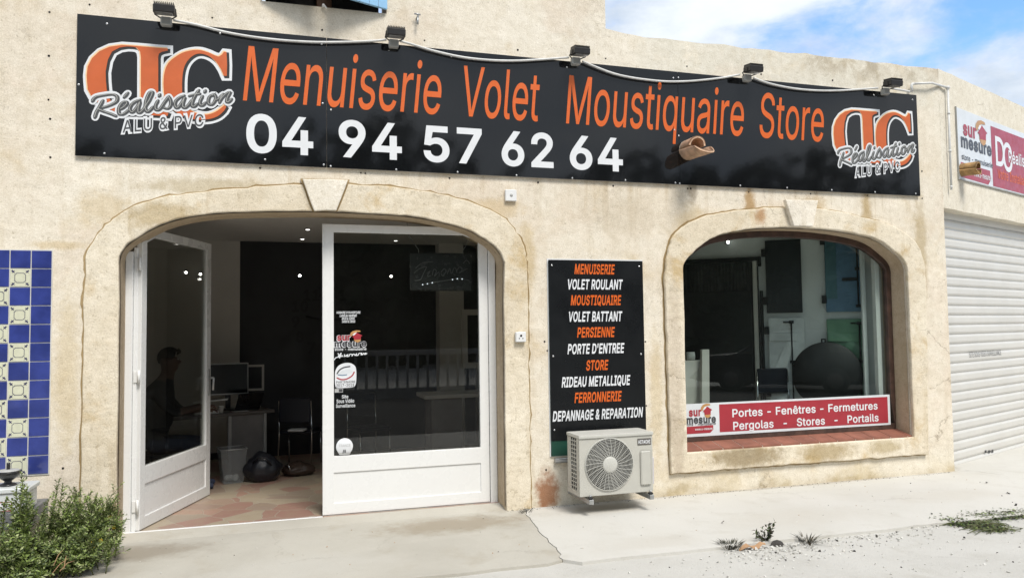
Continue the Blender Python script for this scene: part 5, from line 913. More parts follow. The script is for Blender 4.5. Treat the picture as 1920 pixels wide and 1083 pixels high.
mb.box((ax0+.004, ayf+.216, az0+.04), (ax0+.008, ayb, az1-.04), 'ac_beige'); mb.box((ax0+.03, ayf+.06, az0+.04), (ax0+.034, ayb-.01, az1-.04), 'ac_side_dark'); mb.build('side_grille', ac)
mb = MB(); mb.shape([circ(fcx, fcz, fr_+.03)], FAC, .40, 'ac_dark', .002)
mb.build('fan_well', ac)
mb = MB(); mb.lathe([(.075, 0), (.07, .04), (.02, .055)], 'ac_side_dark', 20, fn=lambda p: Vector((fcx+p.x, -.41-p.z, fcz+p.y)))
for k in range(3):
    vs = []
    for i in range(9):
        a = 2*math.pi*k/3+i*.17
        for r, d in ((.07, .012), (.15, .02), (.225, .012)): vs.append((fcx+r*math.cos(a), -.42-.004*i+d*.2, fcz+r*math.sin(a)))
    mb.raw(vs, [(i*3+j, i*3+j+1, (i+1)*3+j+1, (i+1)*3+j) for i in range(8) for j in range(2)], 'ac_side_dark', True)
mb.build('fan', ac)
mb = MB()
for i in range(13):
    r = .078+i*.0136; mb.tube([(fcx+r*math.cos(a), -.512-.012*math.cos(r/fr_*1.3), fcz+r*math.sin(a)) for a in [2*math.pi*k/40 for k in range(41)]], .0023, 'ac_light', 5, False)
mb.tube([(fcx+(fr_+.004)*math.cos(a), -.503, fcz+(fr_+.004)*math.sin(a)) for a in [2*math.pi*k/48 for k in range(49)]], .0062, 'ac_light', 6, False)
for k in range(28):
    a = 2*math.pi*k/28; mb.tube([(fcx+r*math.cos(a+.18*(r-.055)/.17), -.5125-.012*math.cos(r/fr_*1.3), fcz+r*math.sin(a+.18*(r-.055)/.17)) for r in (.072, .11, .15, .19, .225, fr_+.002)], .0022, 'ac_light', 5, False)
mb.build('fan_grille', ac)
mb = MB(); mb.lathe([(.074, 0), (.074, .006), (.066, .010)], 'ac_light', 28, fn=lambda p: Vector((fcx+p.x, -.518-p.z, fcz+p.y))); mb.build('hub_cover', ac)
mb = MB(); mb.fbox(FAC, 3.372, 3.515, .5005, .505, .598, .66, 'badge_grey', .001); bd = mb.build('badge', ac)
mb = MB(); mb.text('HITACHI', FAC, .5056, 'white_vinyl', 3.380, 3.506, .612, .644, .035); mb.build('lettering', bd)
mb = MB(); mb.fbox(FAC, 3.395, 3.508, .5005, .520, .215, .545, 'ac_beige', .012); mb.build('service_cover', ac)
mb = MB(); mb.box((3.535, -.40, .19), (3.60, -.2, .46), 'conduit_lilac', .012); mb.build('pipe_cover', ac)
for x in (2.865, 3.49):
    mb = MB(); mb.box((x-.022, -.55, .085), (x+.022, -.002, .128), 'galv', .002); mb.box((x-.018, -.546, .0849), (x+.018, -.05, .105), 'steel_grey', 0)if 0 else None
    mb.box((x-.022, -.012, .1285), (x+.022, -.002, .52), 'galv', .002); mb.box((x-.02, -.54, .129), (x+.02, -.50, .149), 'dark_plastic', .005); mb.tube([(x, -.522, .149), (x, -.522, .166)], .011, 'galv', 6); mb.build('wall_bracket', ac)

# ------------------------------------------------------------------ blue tile panel
til = thing('tile_panel', (-2.2, 0, 1.5), 'panel of glazed blue and patterned white tiles on the wall', 'tile panel')
mb = MB(); P = .1535; X0 = -1.738; Z1 = 2.433; cols, rows = 9, 12
mb.fbox(FAC, X0-cols*P-.01, X0+.004, .001, .008, Z1-rows*P-.006, Z1+.006, 'grout', 0); mb.build('grout_bed', til)
mbB, mbC = MB(), MB()
for c_ in range(cols):
    for r in range(rows):
        u1 = X0-c_*P-.003; u0 = u1-P+.008; v1 = Z1-r*P-.003; v0 = v1-P+.008; j = random.uniform(-.0007, .0007)
        k = (c_ % 4); pat = (k == 1 and r % 2 == 1) or (k == 2 and r % 2 == 0 and r > 0) or (k == 3 and r % 2 == 1 and r > 2)
        b2 = mbC if pat else mbB
        A = Matrix.Translation(FAC((u0+u1)/2, .0105+j, (v0+v1)/2)) @ Matrix.Rotation(random.uniform(-.006, .006), 4, 'X') @ Matrix.Rotation(random.uniform(-.006, .006), 4, 'Z')
        b2.box((-(u1-u0)/2, -.0035, -(v1-v0)/2), ((u1-u0)/2, .0035, (v1-v0)/2), 'tile_cream' if pat else 'tile_blue', .0016, M=A)
        if pat:
            cx, cz = (u0+u1)/2, (v0+v1)/2; h = .041; q = .014
            oc = [(-h+q, -h), (h-q, -h), (h-q*.6, -h+q*.6), (h, -h+q), (h, h-q), (h-q*.6, h-q*.6), (h-q, h), (-h+q, h), (-h+q*.6, h-q*.6), (-h, h-q), (-h, -h+q), (-h+q*.6, -h+q*.6)]
            mbC.shape([[(cx+a, cz+b) for a, b in oc], [(cx+a*.9, cz+b*.9) for a, b in oc]], FAC, .0152, 'tile_ink', 0)
            for sx in (-1, 1):
                for sz in (-1, 1):
                    fx = [(.036, .036), (.044, .050), (.038, .062), (.048, .056), (.058, .066), (.066, .058), (.056, .048), (.062, .038), (.050, .044)]
                    pl = [(cx+sx*a, cz+sz*b) for a, b in fx]; mbC.shape([pl if sx*sz > 0 else pl[::-1]], FAC, .0152, 'tile_ink', 0)
mbB.build('blue_tiles', til); mbC.build('patterned_tiles', til)

# ------------------------------------------------------------------ grey wall box with a pale cabinet and a dark bowl
t = thing('wall_plinth', (-2.2, -.25, .3), 'dark grey slab shelf fixed to the wall below the blue tiles', 'shelf')
mb = MB(); mb.box((-2.9, -.50, .268), (-1.737, -.002, .392), 'slate_grey', .006); mb.build('slab', t)
t = thing('pale_cabinet', (-2.2, -.3, .39), 'pale cabinet with a red-edged nameplate on the grey slab shelf', 'cabinet')
mb = MB(); mb.box((-2.85, -.49, .3925), (-1.765, -.22, .535), 'box_white', .008); mb.box((-2.87, -.505, .5355), (-1.75, -.20, .575), 'box_white', .008); mb.build('cabinet_body', t)
xa, za = F(22, 948, -.4915); mb = MB(); mb.fbox(FAC, xa-.34, xa, .4905, .493, .405, .475, 'red_vinyl', 0); mb.fbox(FAC, xa-.333, xa-.006, .4932, .494, .411, .469, 'white_vinyl', 0); mb.text('ATE', FAC, .4945, 'dark_text', xa-.105, xa-.012, .421, .459, .03); mb.build('nameplate', t)
xu, zu = F(15, 908, -.36); t = thing('bowl_lamp', (xu, -.36, .575), 'small black bowl-shaped lamp standing on the pale cabinet', 'lamp')
U = lambda p: Vector((xu+p.x, -.36+p.y, .5755+p.z))
mb = MB(); mb.lathe([(.062, 0), (.055, .012), (.028, .022), (.024, .034), (.045, .05), (.078, .075), (.092, .105), (.090, .110), (.084, .108), (.065, .08), (.03, .07)], 'urn_black', 24, fn=U); mb.build('bowl', t)
mb = MB(); mb.lathe([(.083, .112), (.07, .120), (.02, .124)], 'steel_grey', 20, fn=U); mb.build('rim', t); mb = MB(); mb.lathe([(.013, .124), (.013, .17), (.009, .175)], 'urn_black', 10, fn=U); mb.build('stem', t)

# ------------------------------------------------------------------ plants
def leafquad(mb, p, d, nrm, L, Wd, mat, bend=.25):
    d = d.normalized(); s = d.cross(nrm).normalized(); n = s.cross(d)
    a, b, c, e = p, p+d*L*.45+s*Wd+n*L*.05, p+d*L-n*L*bend, p+d*L*.45-s*Wd+n*L*.05; m_ = p+d*L*.5-n*L*.03
    mb.raw([a, b, c, e, m_], [(0, 1, 4), (1, 2, 4), (2, 3, 4), (3, 0, 4)], mat)
def weedbush(name, stems, label, cat, sizes=(.045, .006), dens_=70, group=None, flowers=(), LM=('leaf', 'leaf', 'leaf', 'leaf_pale', 'leaf_dark')):
    bx = sum(s_[0].x for s_ in stems)/len(stems); by = sum(s_[0].y for s_ in stems)/len(stems)
    t = thing(name, (bx, by, GZ), label, cat, group); sm, lm, fm = MB(), MB(), MB()
    for base, tip, bow, dn in stems:
        mid = (base+tip)/2+bow; P = [base*(1-f)**2+mid*2*f*(1-f)+tip*f*f for f in [i/9 for i in range(10)]]
        sm.tube(P, [.0045*(1-.7*i/9) for i in range(10)], 'stem', 5)
        n = int(dens_*dn); ph = random.random()*6
        for k in range(n):
            f = .12+.88*(k+random.random())/n; i = min(8, int(f*9)); q = P[i].lerp(P[i+1], f*9-i); ax = (P[i+1]-P[i]).normalized()
            ph += 2.4+random.uniform(-.4, .4); o_ = ax.orthogonal().normalized(); o2 = ax.cross(o_); rad = (o_*math.cos(ph)+o2*math.sin(ph))
            L = sizes[0]*random.uniform(.6, 1.25)*(1.15-.6*f); d = rad*random.uniform(.45, .85)+ax*random.uniform(.6, 1.2)
            leafquad(lm, q, d, ax, L, sizes[1]*random.uniform(.7, 1.3)*(1.1-.4*f), random.choice(LM))
            if k % 5 == 0 and f < .9:                                       # side shoot
                sd_ = (rad*.8+ax*.9).normalized(); l2 = random.uniform(.05, .12)*(1.1-f*.6)
                for j in range(7):
                    qq = q+sd_*l2*(j+1)/7; r3 = (o_*math.cos(ph+j*2.4)+o2*math.sin(ph+j*2.4)); leafquad(lm, qq, r3*.8+sd_*.9, sd_, L*.75, sizes[1]*.8, random.choice(LM[1:]))
    sm.build('stems', t); lm.build('leaves', t)
    for p in flowers:
        fm = MB(); 
        for k in range(7):
            a = k*.9; fm.raw([p, p+Vector((.017*math.cos(a), -.003, .017*math.sin(a))), p+Vector((.017*math.cos(a+.7), -.005, .017*math.sin(a+.7)))], [(0, 1, 2)], 'flower')
        fm.sphere(p+Vector((0, -.003, 0)), .005, 'flower', 1); fm.build('flower', t)
    return t
rnd = random.Random(11)
def P3(px, py, Y): x, z = F(px, py, Y); return Vector((x, Y, z))
stems = []
tops = [(112, 897, .95), (100, 925, .8), (128, 912, .9), (140, 915, .9), (152, 917, 1), (160, 930, .9), (172, 921, 1), (182, 925, .95), (190, 932, .9), (200, 935, .9), (207, 942, .9), (118, 905, .9), (215, 950, .9), (228, 958, .5), (230, 905, .55), (222, 925, .6), (176, 945, 1), (150, 945, 1), (130, 940, 1), (95, 950, 1), (84, 960, 1), (165, 960, 1), (195, 965, 1), (210, 975, 1), (226, 985, .4), (233, 962, .4), (100, 985, 1), (120, 975, 1), (140, 980, 1), (160, 990, 1), (180, 995, 1), (195, 1000, 1), (75, 990, 1), (110, 1010, 1), (150, 1020, 1), (175, 1015, 1), (90, 1025, 1), (130, 1035, 1), (60, 1010, 1), (70, 1040, 1), (200, 990, .9), (185, 975, 1), (145, 1000, 1), (105, 960, 1), (125, 955, 1), (205, 1012, .7), (160, 1040, .8), (120, 1055, .8), (185, 1035, .7)]
for px, py, dn in tops:
    for rep in range(2 if py > 912 else 1):
        Y = rnd.uniform(-.72, -.3) if py < 990 else rnd.uniform(-.95, -.65)
        tip = P3(px+rnd.uniform(-7, 7)*rep, py+rnd.uniform(-2, 16)*rep, Y); bx, by = FZ(rnd.uniform(80, 180), rnd.uniform(1050, 1095), GZ); by = min(-.25, max(-.85, Y+rnd.uniform(-.1, .1)))
        base = Vector((-1.50+rnd.uniform(-.2, .2)+(tip.x+1.5)*.45, by, GZ)); stems.append((base, tip, Vector((rnd.uniform(-.06, .06), rnd.uniform(-.06, .03), rnd.uniform(.0, .08))), dn))
fls = [P3(px, py, -.8) for px, py in [(175, 1014), (173, 1024), (109, 1036), (188, 1012), (125, 1041)]]+[P3(px, py, -.45) for px, py in [(206, 969), (214, 987), (188, 955)]]
weedbush('weed_bush', stems, 'leafy green weed bush with small yellow flowers beside the doorway', 'bush', (.052, .0072), 98, flowers=fls)
stems = []
for px, py in [(40, 886), (30, 915), (50, 912), (58, 925), (22, 940), (38, 930), (12, 935), (48, 950), (30, 960), (20, 985), (45, 985), (10, 1000), (30, 1005), (55, 1000), (5, 1025), (25, 1030), (50, 1030), (15, 1050), (40, 1055), (70, 1060), (5, 1070), (60, 1075), (35, 1078), (85, 1070), (65, 1040), (42, 900), (35, 945)]:
    Y = rnd.uniform(-.85, -.62) if py < 990 else rnd.uniform(-1.15, -.85); tip = P3(px, py, Y); stems.append((Vector((tip.x*.7+.3*-1.75+rnd.uniform(-.05, .05), Y+rnd.uniform(-.05, .05), GZ)), tip, Vector((rnd.uniform(-.04, .04), -.03, .04)), 1.1 if py < 1000 else .8))
weedbush('weed_bush', stems, 'taller green weed bush in front of the pale cabinet', 'bush', (.062, .009), 74)
# dry grass stalks in the bush
t = MB()
for a, b in (((95, 1078), (130, 1045)), ((112, 1070), (140, 1050)), ((120, 1065), (125, 1040)), ((100, 1060), (118, 1030))): p, q = P3(*a, -1.05), P3(*b, -.98); t.tube([p, p.lerp(q, .5)+Vector((.0, 0, .02)), q], [.003, .0025, .001], 'dry_leaf', 4)
tag(t.build('dry_grass'), 'pale dry grass stalks leaning in front of the bush', 'grass')
# grass tufts at the foot of the bush etc
def tuft(name, cx, cy, n, r, h, label, cat, mats, flat=.3, group=None):
    t = thing(name, (cx, cy, GZ), label, cat, group); mb = MB()
    for k in range(n):
        a = rnd.uniform(0, 6.28); d = Vector((math.cos(a), math.sin(a), 0)); b = Vector((cx, cy, GZ-.025))+d*rnd.uniform(0, r*.35); l_ = h*rnd.uniform(.5, 1.2)
        tip = b+d*l_*(1-flat)*rnd.uniform(.6, 1.3)+Vector((0, 0, .045+l_*flat*rnd.uniform(.3, 1.1))); s_ = Vector((-d.y, d.x, 0))*.0032
        md = b.lerp(tip, .55)+Vector((0, 0, .01)); mb.raw([b-s_, b+s_, md+s_*.8, tip, md-s_*.8], [(0, 1, 2, 4), (4, 2, 3)], rnd.choice(mats))
    mb.build('blades', t); return t
x, y = FZ(1370, 1026, -.05); tuft('weed', x, y, 110, .22, .10, 'dark straggly weed at the pavement edge, left of the black pebble', 'weed', ['weed_dark', 'weed_brown', 'weed_dark'], .12)
x, y = FZ(1515, 1016, -.05); tuft('weed', x, y, 60, .24, .12, 'flat dark weed lying on gravel, right of the sprouting seedling', 'weed', ['weed_dark', 'weed_brown'], .1)
x, y = FZ(1437, 1020, -.06)
st = [(Vector((x, y, -.055)), Vector((x+.05, y+.02, .05)), Vector((0, 0, .02)), .35), (Vector((x, y, -.055)), Vector((x+.09, y, .12)), Vector((0, 0, .0)), .35), (Vector((x, y, -.055)), Vector((x-.10, y, .04)), Vector((0, 0, .02)), .35), (Vector((x, y, -.055)), Vector((x+.02, y-.05, .05)), Vector((0, 0, .02)), .35)]
weedbush('seedling', st, 'small upright dark seedling sprouting at the pavement edge', 'weed', (.05, .013), 34, LM=('weed_dark', 'leaf_dark', 'weed_dark', 'weed_brown'))
x, y = FZ(1447, 1022, -.05); mb = MB(); mb.sphere((x+.05, y, -.045), .05, 'stone_dark', 2, .14, (1.2, .8, .7)); tag(mb.build('pebble'), 'black pebble beside the seedling at the pavement edge', 'stone')
x, y = FZ(1408, 1026, -.05); mb = MB(); N = 6
vs = [(x-.13+.26*i/N, y-.03+.02*i/N+(j-.5)*.06*math.sin(math.pi*(i+.4)/(N+.8)), -.055+.035*math.sin(i*.9)**2+.012*j) for i in range(N+1) for j in (0, 1)]; vs += [(a, b, c-.002) for a, b, c in vs]; M_ = 2*(N+1)
mb.raw(vs, [(i*2, i*2+1, i*2+3, i*2+2) for i in range(N)]+[(M_+i*2, M_+i*2+2, M_+i*2+3, M_+i*2+1) for i in range(N)], 'dry_leaf', True); tag(mb.build('dry_leaf'), 'curled brown dry leaf between the dark weed and the seedling', 'leaf')
x, y = FZ(986, 958, GZ); tuft('weed', x, y-.03, 34, .10, .10, 'small dark weed at the foot of the pillar, at the top of the crack', 'weed', ['weed_dark', 'hole_dark'], .2)
def mat_of_ivy(name, pts, label, n, spread=.0):
    cx = sum(p[0] for p in pts)/len(pts); cy = sum(p[1] for p in pts)/len(pts); t = thing(name, (cx, cy, GZ), label, 'ground plant'); lm, sm = MB(), MB()
    for k in range(n):
        i = rnd.randrange(len(pts)-1); f = rnd.random(); bx = pts[i][0]+(pts[i+1][0]-pts[i][0])*f; by = pts[i][1]+(pts[i+1][1]-pts[i][1])*f; wd = pts[i][2]
        q = Vector((bx+rnd.gauss(0, wd*.5), by+rnd.gauss(0, wd*.32), -.050+abs(rnd.gauss(0, .009)))); a = rnd.uniform(0, 6.28); d = Vector((math.cos(a), math.sin(a), rnd.uniform(-.1, .6)))
        leafquad(lm, q, d, Vector((rnd.uniform(-.4, .4), rnd.uniform(-.4, .4), 1)), rnd.uniform(.02, .04), rnd.uniform(.005, .010), rnd.choice(['leaf_dark', 'weed_dark', 'leaf_dark', 'weed_brown', 'leaf']))
    for k in range(n//18):
        i = rnd.randrange(len(pts)-1); p = Vector((pts[i][0], pts[i][1], -.050)); a = rnd.uniform(0, 6.28); l_ = rnd.uniform(.06, .2); q = p+Vector((math.cos(a)*l_*1.6, math.sin(a)*l_*.5, 0)); sm.tube([p, p.lerp(q, .5)+Vector((0, rnd.uniform(-.04, .04), .02)), q], .0028, 'stem', 4)
    lm.build('leaves', t); sm.build('stems', t)
iv = [FZ(px, py, -.055) for px, py in [(1925, 962), (1900, 966), (1870, 968), (1845, 970), (1822, 968)]]
mat_of_ivy('creeping_plant', [(x, y, .19) for x, y in iv], 'dense dark creeping plant on the gravel at the right edge', 3000)
iv = [FZ(px, py, -.055) for px, py in [(1870, 995), (1848, 988), (1825, 983), (1795, 980), (1765, 976)]]
mat_of_ivy('creeping_plant', [(x, y, .16) for x, y in iv], 'thin straggling creeping plant beside the denser creeping plant', 2000)
# gravel on the old asphalt and along the pavement edge
mb = MB()
def chip(x, y, z, r, mat):
    a = [Vector((rnd.uniform(-1, 1), rnd.uniform(-1, 1), rnd.uniform(-.5, 1))).normalized()*r*rnd.uniform(.7, 1.2) for _ in range(6)]
    b2 = bmesh.new(); [b2.verts.new(v+Vector((x, y, z+r*.3))) for v in a]; bmesh.ops.convex_hull(b2, input=b2.verts); mb.absorb(b2, mat)
for k in range(1300):
    if k < 460: px = rnd.choice([rnd.gauss(1480, 60), rnd.uniform(1380, 1760)]); x, y = FZ(px, 1022+(px-1430)*-.13+abs(rnd.gauss(0, 14))+4, -.055)
    else: x = rnd.uniform(1.2, 9); y = rnd.uniform(-4.2, -1.9)
    chip(x, y, -.055, rnd.uniform(.004, .013) if k >= 620 else rnd.uniform(.005, .016), rnd.choice(['stone']*14+['stone_dark']))
for k in range(420):
    x = rnd.uniform(-1.2, 7.7); x = x if (x < -1.2 or x > 2.2) else rnd.uniform(2.3, 7.7); chip(x, -.02-abs(rnd.gauss(0, .035)), GZ-.003, rnd.uniform(.003, .009), rnd.choice(['stone_dark', 'weed_brown', 'weed_dark', 'stone']))
for k in range(120): x = rnd.uniform(-1.2, 7.5); chip(x, rnd.uniform(-1.6, -.1), GZ, rnd.uniform(.003, .008), rnd.choice(['stone_dark', 'stone', 'dry_leaf']))
for px, py in [(1890, 925), (1905, 947), (1850, 905), (1355, 980), (1445, 984)]: x, y = FZ(px, py, GZ); chip(x, y, GZ, .02, 'stone_dark')
tag(mb.build('gravel'), 'loose pale gravel over the asphalt and pavement edge', 'gravel', kind='stuff')

# ------------------------------------------------------------------ things in the room
# desk
t = thing('desk', (-.5, 3.1, 0), 'grey office desk with metal legs seen through the doorway', 'desk')
mb = MB(); dk = frame((-1.35, 2.55, 0), R_(22)); mb.fbox(dk, 0, 1.52, -.62, 0, .70, .74, 'desk_grey', .006); mb.build('desk_top', t)
mb = MB(); mb.fbox(dk, .98, 1.38, -.05, -.035, .03, .698, 'desk_panel'); mb.build('modesty_panel', t)
for u in (.955, 1.40):
    mb = MB(); mb.fbox(dk, u-.02, u+.02, -.05, -.01, 0, .699, 'alu', .003); mb.build('leg', t)
for u in (.06,):
    for w in (-.05, -.58): mb = MB(); mb.fbox(dk, u-.02, u+.02, w-.02, w+.02, 0, .699, 'alu', .003); mb.build('leg', t)
for w in (-.58,):
    mb = MB(); mb.fbox(dk, 1.40-.02, 1.42, w-.02, w+.02, 0, .699, 'alu', .003); mb.build('leg', t)
def on_desk(u, w, h=0): return dk(u, w, .741+h)
mf = frame(dk(1.07, -.40, 0), R_(12)); t = thing('monitor', dk(1.07, -.40, .74), 'dark flat monitor on the desk', 'monitor')
mb = MB(); mb.fbox(mf, -.245, .245, -.02, .015, .93, 1.335, 'alu', .006); mb.fbox(mf, -.232, .232, .0152, .0165, .95, 1.322, 'screen_black', 0); mb.build('screen', t)
mb = MB(); mb.fbox(mf, -.03, .03, -.05, -.022, .76, .98, 'dark_plastic', .003); mb.fbox(mf, -.11, .11, -.11, .07, .742, .758, 'dark_plastic', .004); mb.build('stand', t)
lf = frame(dk(1.20, -.24, 0), R_(30)); t = thing('laptop', dk(1.2, -.24, .74), 'open black laptop at the right end of the desk', 'laptop')
mb = MB(); mb.fbox(lf, -.17, .17, -.12, .11, .742, .760, 'dark_plastic', .003); mb.build('keyboard_base', t)
mb = MB(); mb.box((-.17, -.006, 0), (.17, .006, .23), 'dark_plastic', .003, M=Matrix.Translation(lf(0, .115, .762)) @ Matrix.Rotation(R_(30), 4, 'Z') @ Matrix.Rotation(R_(28), 4, 'X')); mb.build('lid', t)
def cup(u, w, lb):
    t_ = dk(u, w, .741); mb = MB(); mb.lathe([(.024, 0), (.036, .085), (.038, .088), (.034, .085), (.022, .004)], 'cup', 16, fn=lambda p: t_+p); tag(mb.build('paper_cup'), lb, 'cup')
cup(.86, -.06, 'white paper cup near the desk front edge'); cup(1.44, -.34, 'white paper cup behind the laptop')
t_ = dk(1.27, -.50, .741); t = thing('water_bottle', t_, 'clear plastic water bottle behind the monitor', 'bottle'); mb = MB(); mb.lathe([(.036, 0), (.038, .01), (.038, .07), (.034, .09), (.038, .11), (.038, .18), (.032, .21), (.014, .25), (.013, .27)], 'bottle_blue', 18, fn=lambda p: t_+p); mb.build('bottle_body', t); mb = MB(); mb.lathe([(.015, .27), (.015, .29)], 'paper', 12, fn=lambda p: t_+p); mb.build('cap', t)
mb = MB(); mb.fbox(dk, .98, 1.22, -.12, -.02, .742, .744, 'paper_red'); mb.fbox(dk, 1.0, 1.20, -.10, -.005, .7445, .7465, 'paper'); tag(mb.build('paper_sheets'), 'white and reddish papers on the desk by the laptop', 'paper')
mb = MB(); mb.fbox(dk, .55, .85, -.25, -.06, .742, .770, 'paper'); tag(mb.build('paper_stack'), 'stack of papers on the desk before the seated person', 'paper')
x, z = F(484, 683, RY-.02); mb = MB(); mb.shape([[(x-.17, z-.36), (x+.08, z-.36), (x+.08, z), (x-.17, z)], [(x-.14, z-.33), (x+.05, z-.33), (x+.05, z-.03), (x-.14, z-.03)]], FAC, -(RY-.02), 'room_wall', .012); tag(mb.build('picture_frame'), 'pale empty frame on the dark wall behind the monitor', 'frame')
# wall clock made of loose numerals
cx, cz = F(613, 602, RY); cr_ = abs(F(561, 567, RY)[0]-cx)*1.12
t = thing('wall_clock', (cx, RY, cz), 'large black numeral clock on the dark back wall', 'clock')
for h in range(1, 13):
    a = math.pi/2-h*math.pi/6; ux, uz = cx+cr_*math.cos(a), cz+cr_*math.sin(a); mb = MB(); wd = .055*len(str(h)); mb.text(str(h), FAC, -(RY-.006), 'numeral_black', ux-wd, ux+wd, uz-.07, uz+.07, .05); mb.build('numeral', t)
for a, l_ in ((2.9, .3), (.2, .42)): mb = MB(); mb.tube([(cx, RY-.02, cz), (cx+l_*math.cos(a), RY-.02, cz+l_*math.sin(a))], .011, 'numeral_black', 6); mb.build('hand', t)
# waste basket, bags
bx, by = FZ(434, 906, 0); by += .1; t = thing('waste_basket', (bx, by, 0), 'clear plastic waste basket on the floor by the desk leg', 'basket')
b_ = frame((bx, by, 0), R_(12)); mb = MB(); r0, r1, h = .108, .145, .39
for s_ in range(4):
    q = [frame((bx, by, 0), R_(12+90*s_))(u, w, v) for u, w, v in ((-r0, r0, .004), (r0, r0, .004), (r1, r1, h), (-r1, r1, h), (-r0, r0-.003, .004), (r0, r0-.003, .004), (r1, r1-.003, h), (-r1, r1-.003, h))]; mb.raw(q, [(0, 1, 2, 3), (4, 7, 6, 5), (3, 2, 6, 7), (0, 4, 5, 1)], 'frosted_plastic')
mb.build('basket_side', t); mb = MB(); mb.fbox(b_, -.1, .1, -.1, .1, .002, .006, 'steel_grey'); mb.build('basket_floor', t); mb = MB()
for s_ in range(4): q = frame((bx, by, 0), R_(12+90*s_)); mb.tube([q(-r1, r1, h), q(r1, r1, h)], .006, 'alu', 6)
mb.build('rim', t); mb = MB(); mb.sphere((bx-.03, by, .05), .05, 'paper', 2, .2, (1.1, 1, .7)); mb.sphere((bx+.04, by-.03, .05), .04, 'paper', 2, .2); tag(mb.build('crumpled_paper'), 'crumpled paper at the bottom of the waste basket', 'paper')
def blobbag(name, px, py, dims, mat, label, cat, sub=4):
    x, y = FZ(px, py, 0); b2 = bmesh.new(); bmesh.ops.create_icosphere(b2, subdivisions=sub, radius=1); y += dims[1]
    for v in b2.verts:
        n_ = mnoise.fractal(v.co*1.8+Vector((px, 0, 0)), .9, 2., 4); h = max(0, v.co.z)
        k = 1+.16*n_-.35*h**1.5; v.co = Vector((x+v.co.x*dims[0]*k, y+v.co.y*dims[1]*k, max(.004, dims[2]*.42+v.co.z*dims[2]*(.58 if v.co.z > 0 else .45)*(1+.12*n_))))
    mb = MB(); mb.absorb(b2, mat, smooth=True); t = thing(name, (x, y, 0), label, cat); mb.build('bag_body', t); return t, x, y
t, x, y = blobbag('black_bag', 492, 906, (.21, .15, .34), 'bag_black', 'black sports bag slumped on the floor next to the waste basket', 'bag'); mb = MB(); mb.tube([(x-.10, y-.1, .24), (x-.05, y-.15, .30), (x+.03, y-.15, .29), (x+.10, y-.12, .2)], .010, 'bag_black', 6); mb.build('handle', t)
t, x, y = blobbag('brown_bag', 560, 894, (.20, .13, .17), 'bag_brown', 'low brown leather bag on the floor beneath the dark chair', 'bag'); mb = MB(); mb.tube([(x-.15, y-.05, .13), (x-.12, y-.12, .15), (x-.09, y-.12, .08)], .010, 'chrome', 6); mb.build('buckle', t)
def chair(x, y, rot, label, group='black chairs in the showroom', h=.47):
    t = thing('office_chair', (x, y, 0), label, 'chair', group); f = frame((x, y, 0), rot)
    mb = MB(); mb.fbox(f, -.22, .22, -.21, .21, h-.05, h, 'navy_leather', .02); mb.build('seat', t)
    mb = MB(); mb.fbox(f, -.21, .21, -.24, -.20, h+.10, h+.42, 'navy_leather', .018); mb.build('backrest', t)
    for su in (-1, 1):
        mb = MB(); mb.tube([f(su*.215, .20, .006), f(su*.21, .17, h-.06)], .0105, 'chrome', 8); mb.build('leg', t)
        mb = MB(); mb.tube([f(su*.215, -.24, .006), f(su*.21, -.20, h-.03), f(su*.205, -.222, h+.38)], .0105, 'chrome', 8); mb.build('leg', t)
    return t
chair(.38, 3.18, R_(160), 'dark chair with chrome legs facing the desk'); chair(1.25, 3.1, R_(20), 'dark chair with chrome legs behind the closed door')
mb = MB(); f = frame((.36, 3.02, 0), R_(160)); mb.fbox(f, -.10, .10, -.16, .0, .472, .50, 'paper', .008); tag(mb.build('crumpled_cloth'), 'pale crumpled cloth on the dark chair seat', 'cloth')
# white display unit seen through the closed door
t = thing('sample_window', (3.0, 3.6, 0), 'white sample window frame standing in the room behind the closed door', 'window sample')
xs0, zs1 = F(865, 580, 3.4); xs1 = F(940, 600, 3.4)[0]; zs0 = F(870, 690, 3.4)[1]
mb = MB(); mb.shape([[(xs0, zs0), (xs1, zs0), (xs1, zs1), (xs0, zs1)], [(xs0+.08, zs0+.08), (xs1-.08, zs0+.08), (xs1-.08, zs1-.08), (xs0+.08, zs1-.08)]], FAC, -3.4, 'room_wall', .03); mb.build('sample_frame', t); mb = MB(); mb.box((xs0+.2, 3.38, 0), (xs0+.25, 3.42, zs0), 'alu'); mb.box((xs1-.25, 3.38, 0), (xs1-.2, 3.42, zs0), 'alu'); mb.build('stand', t)
t = thing('counter_table', (2.9, 2.8, 0), 'pale counter table seen through the closed door glass', 'table'); a, b = F(788, 722, 2.8), F(905, 740, 2.8); mb = MB(); mb.box((a[0], 2.5, b[1]+.0), (b[0]+.3, 3.1, b[1]+.05), 'room_wall', .004); mb.build('table_top', t)
for u in (a[0]+.1, b[0]+.2): mb = MB(); mb.box((u, 2.55, 0), (u+.4, 3.0, b[1]-.001), 'desk_panel'); mb.build('leg', t)

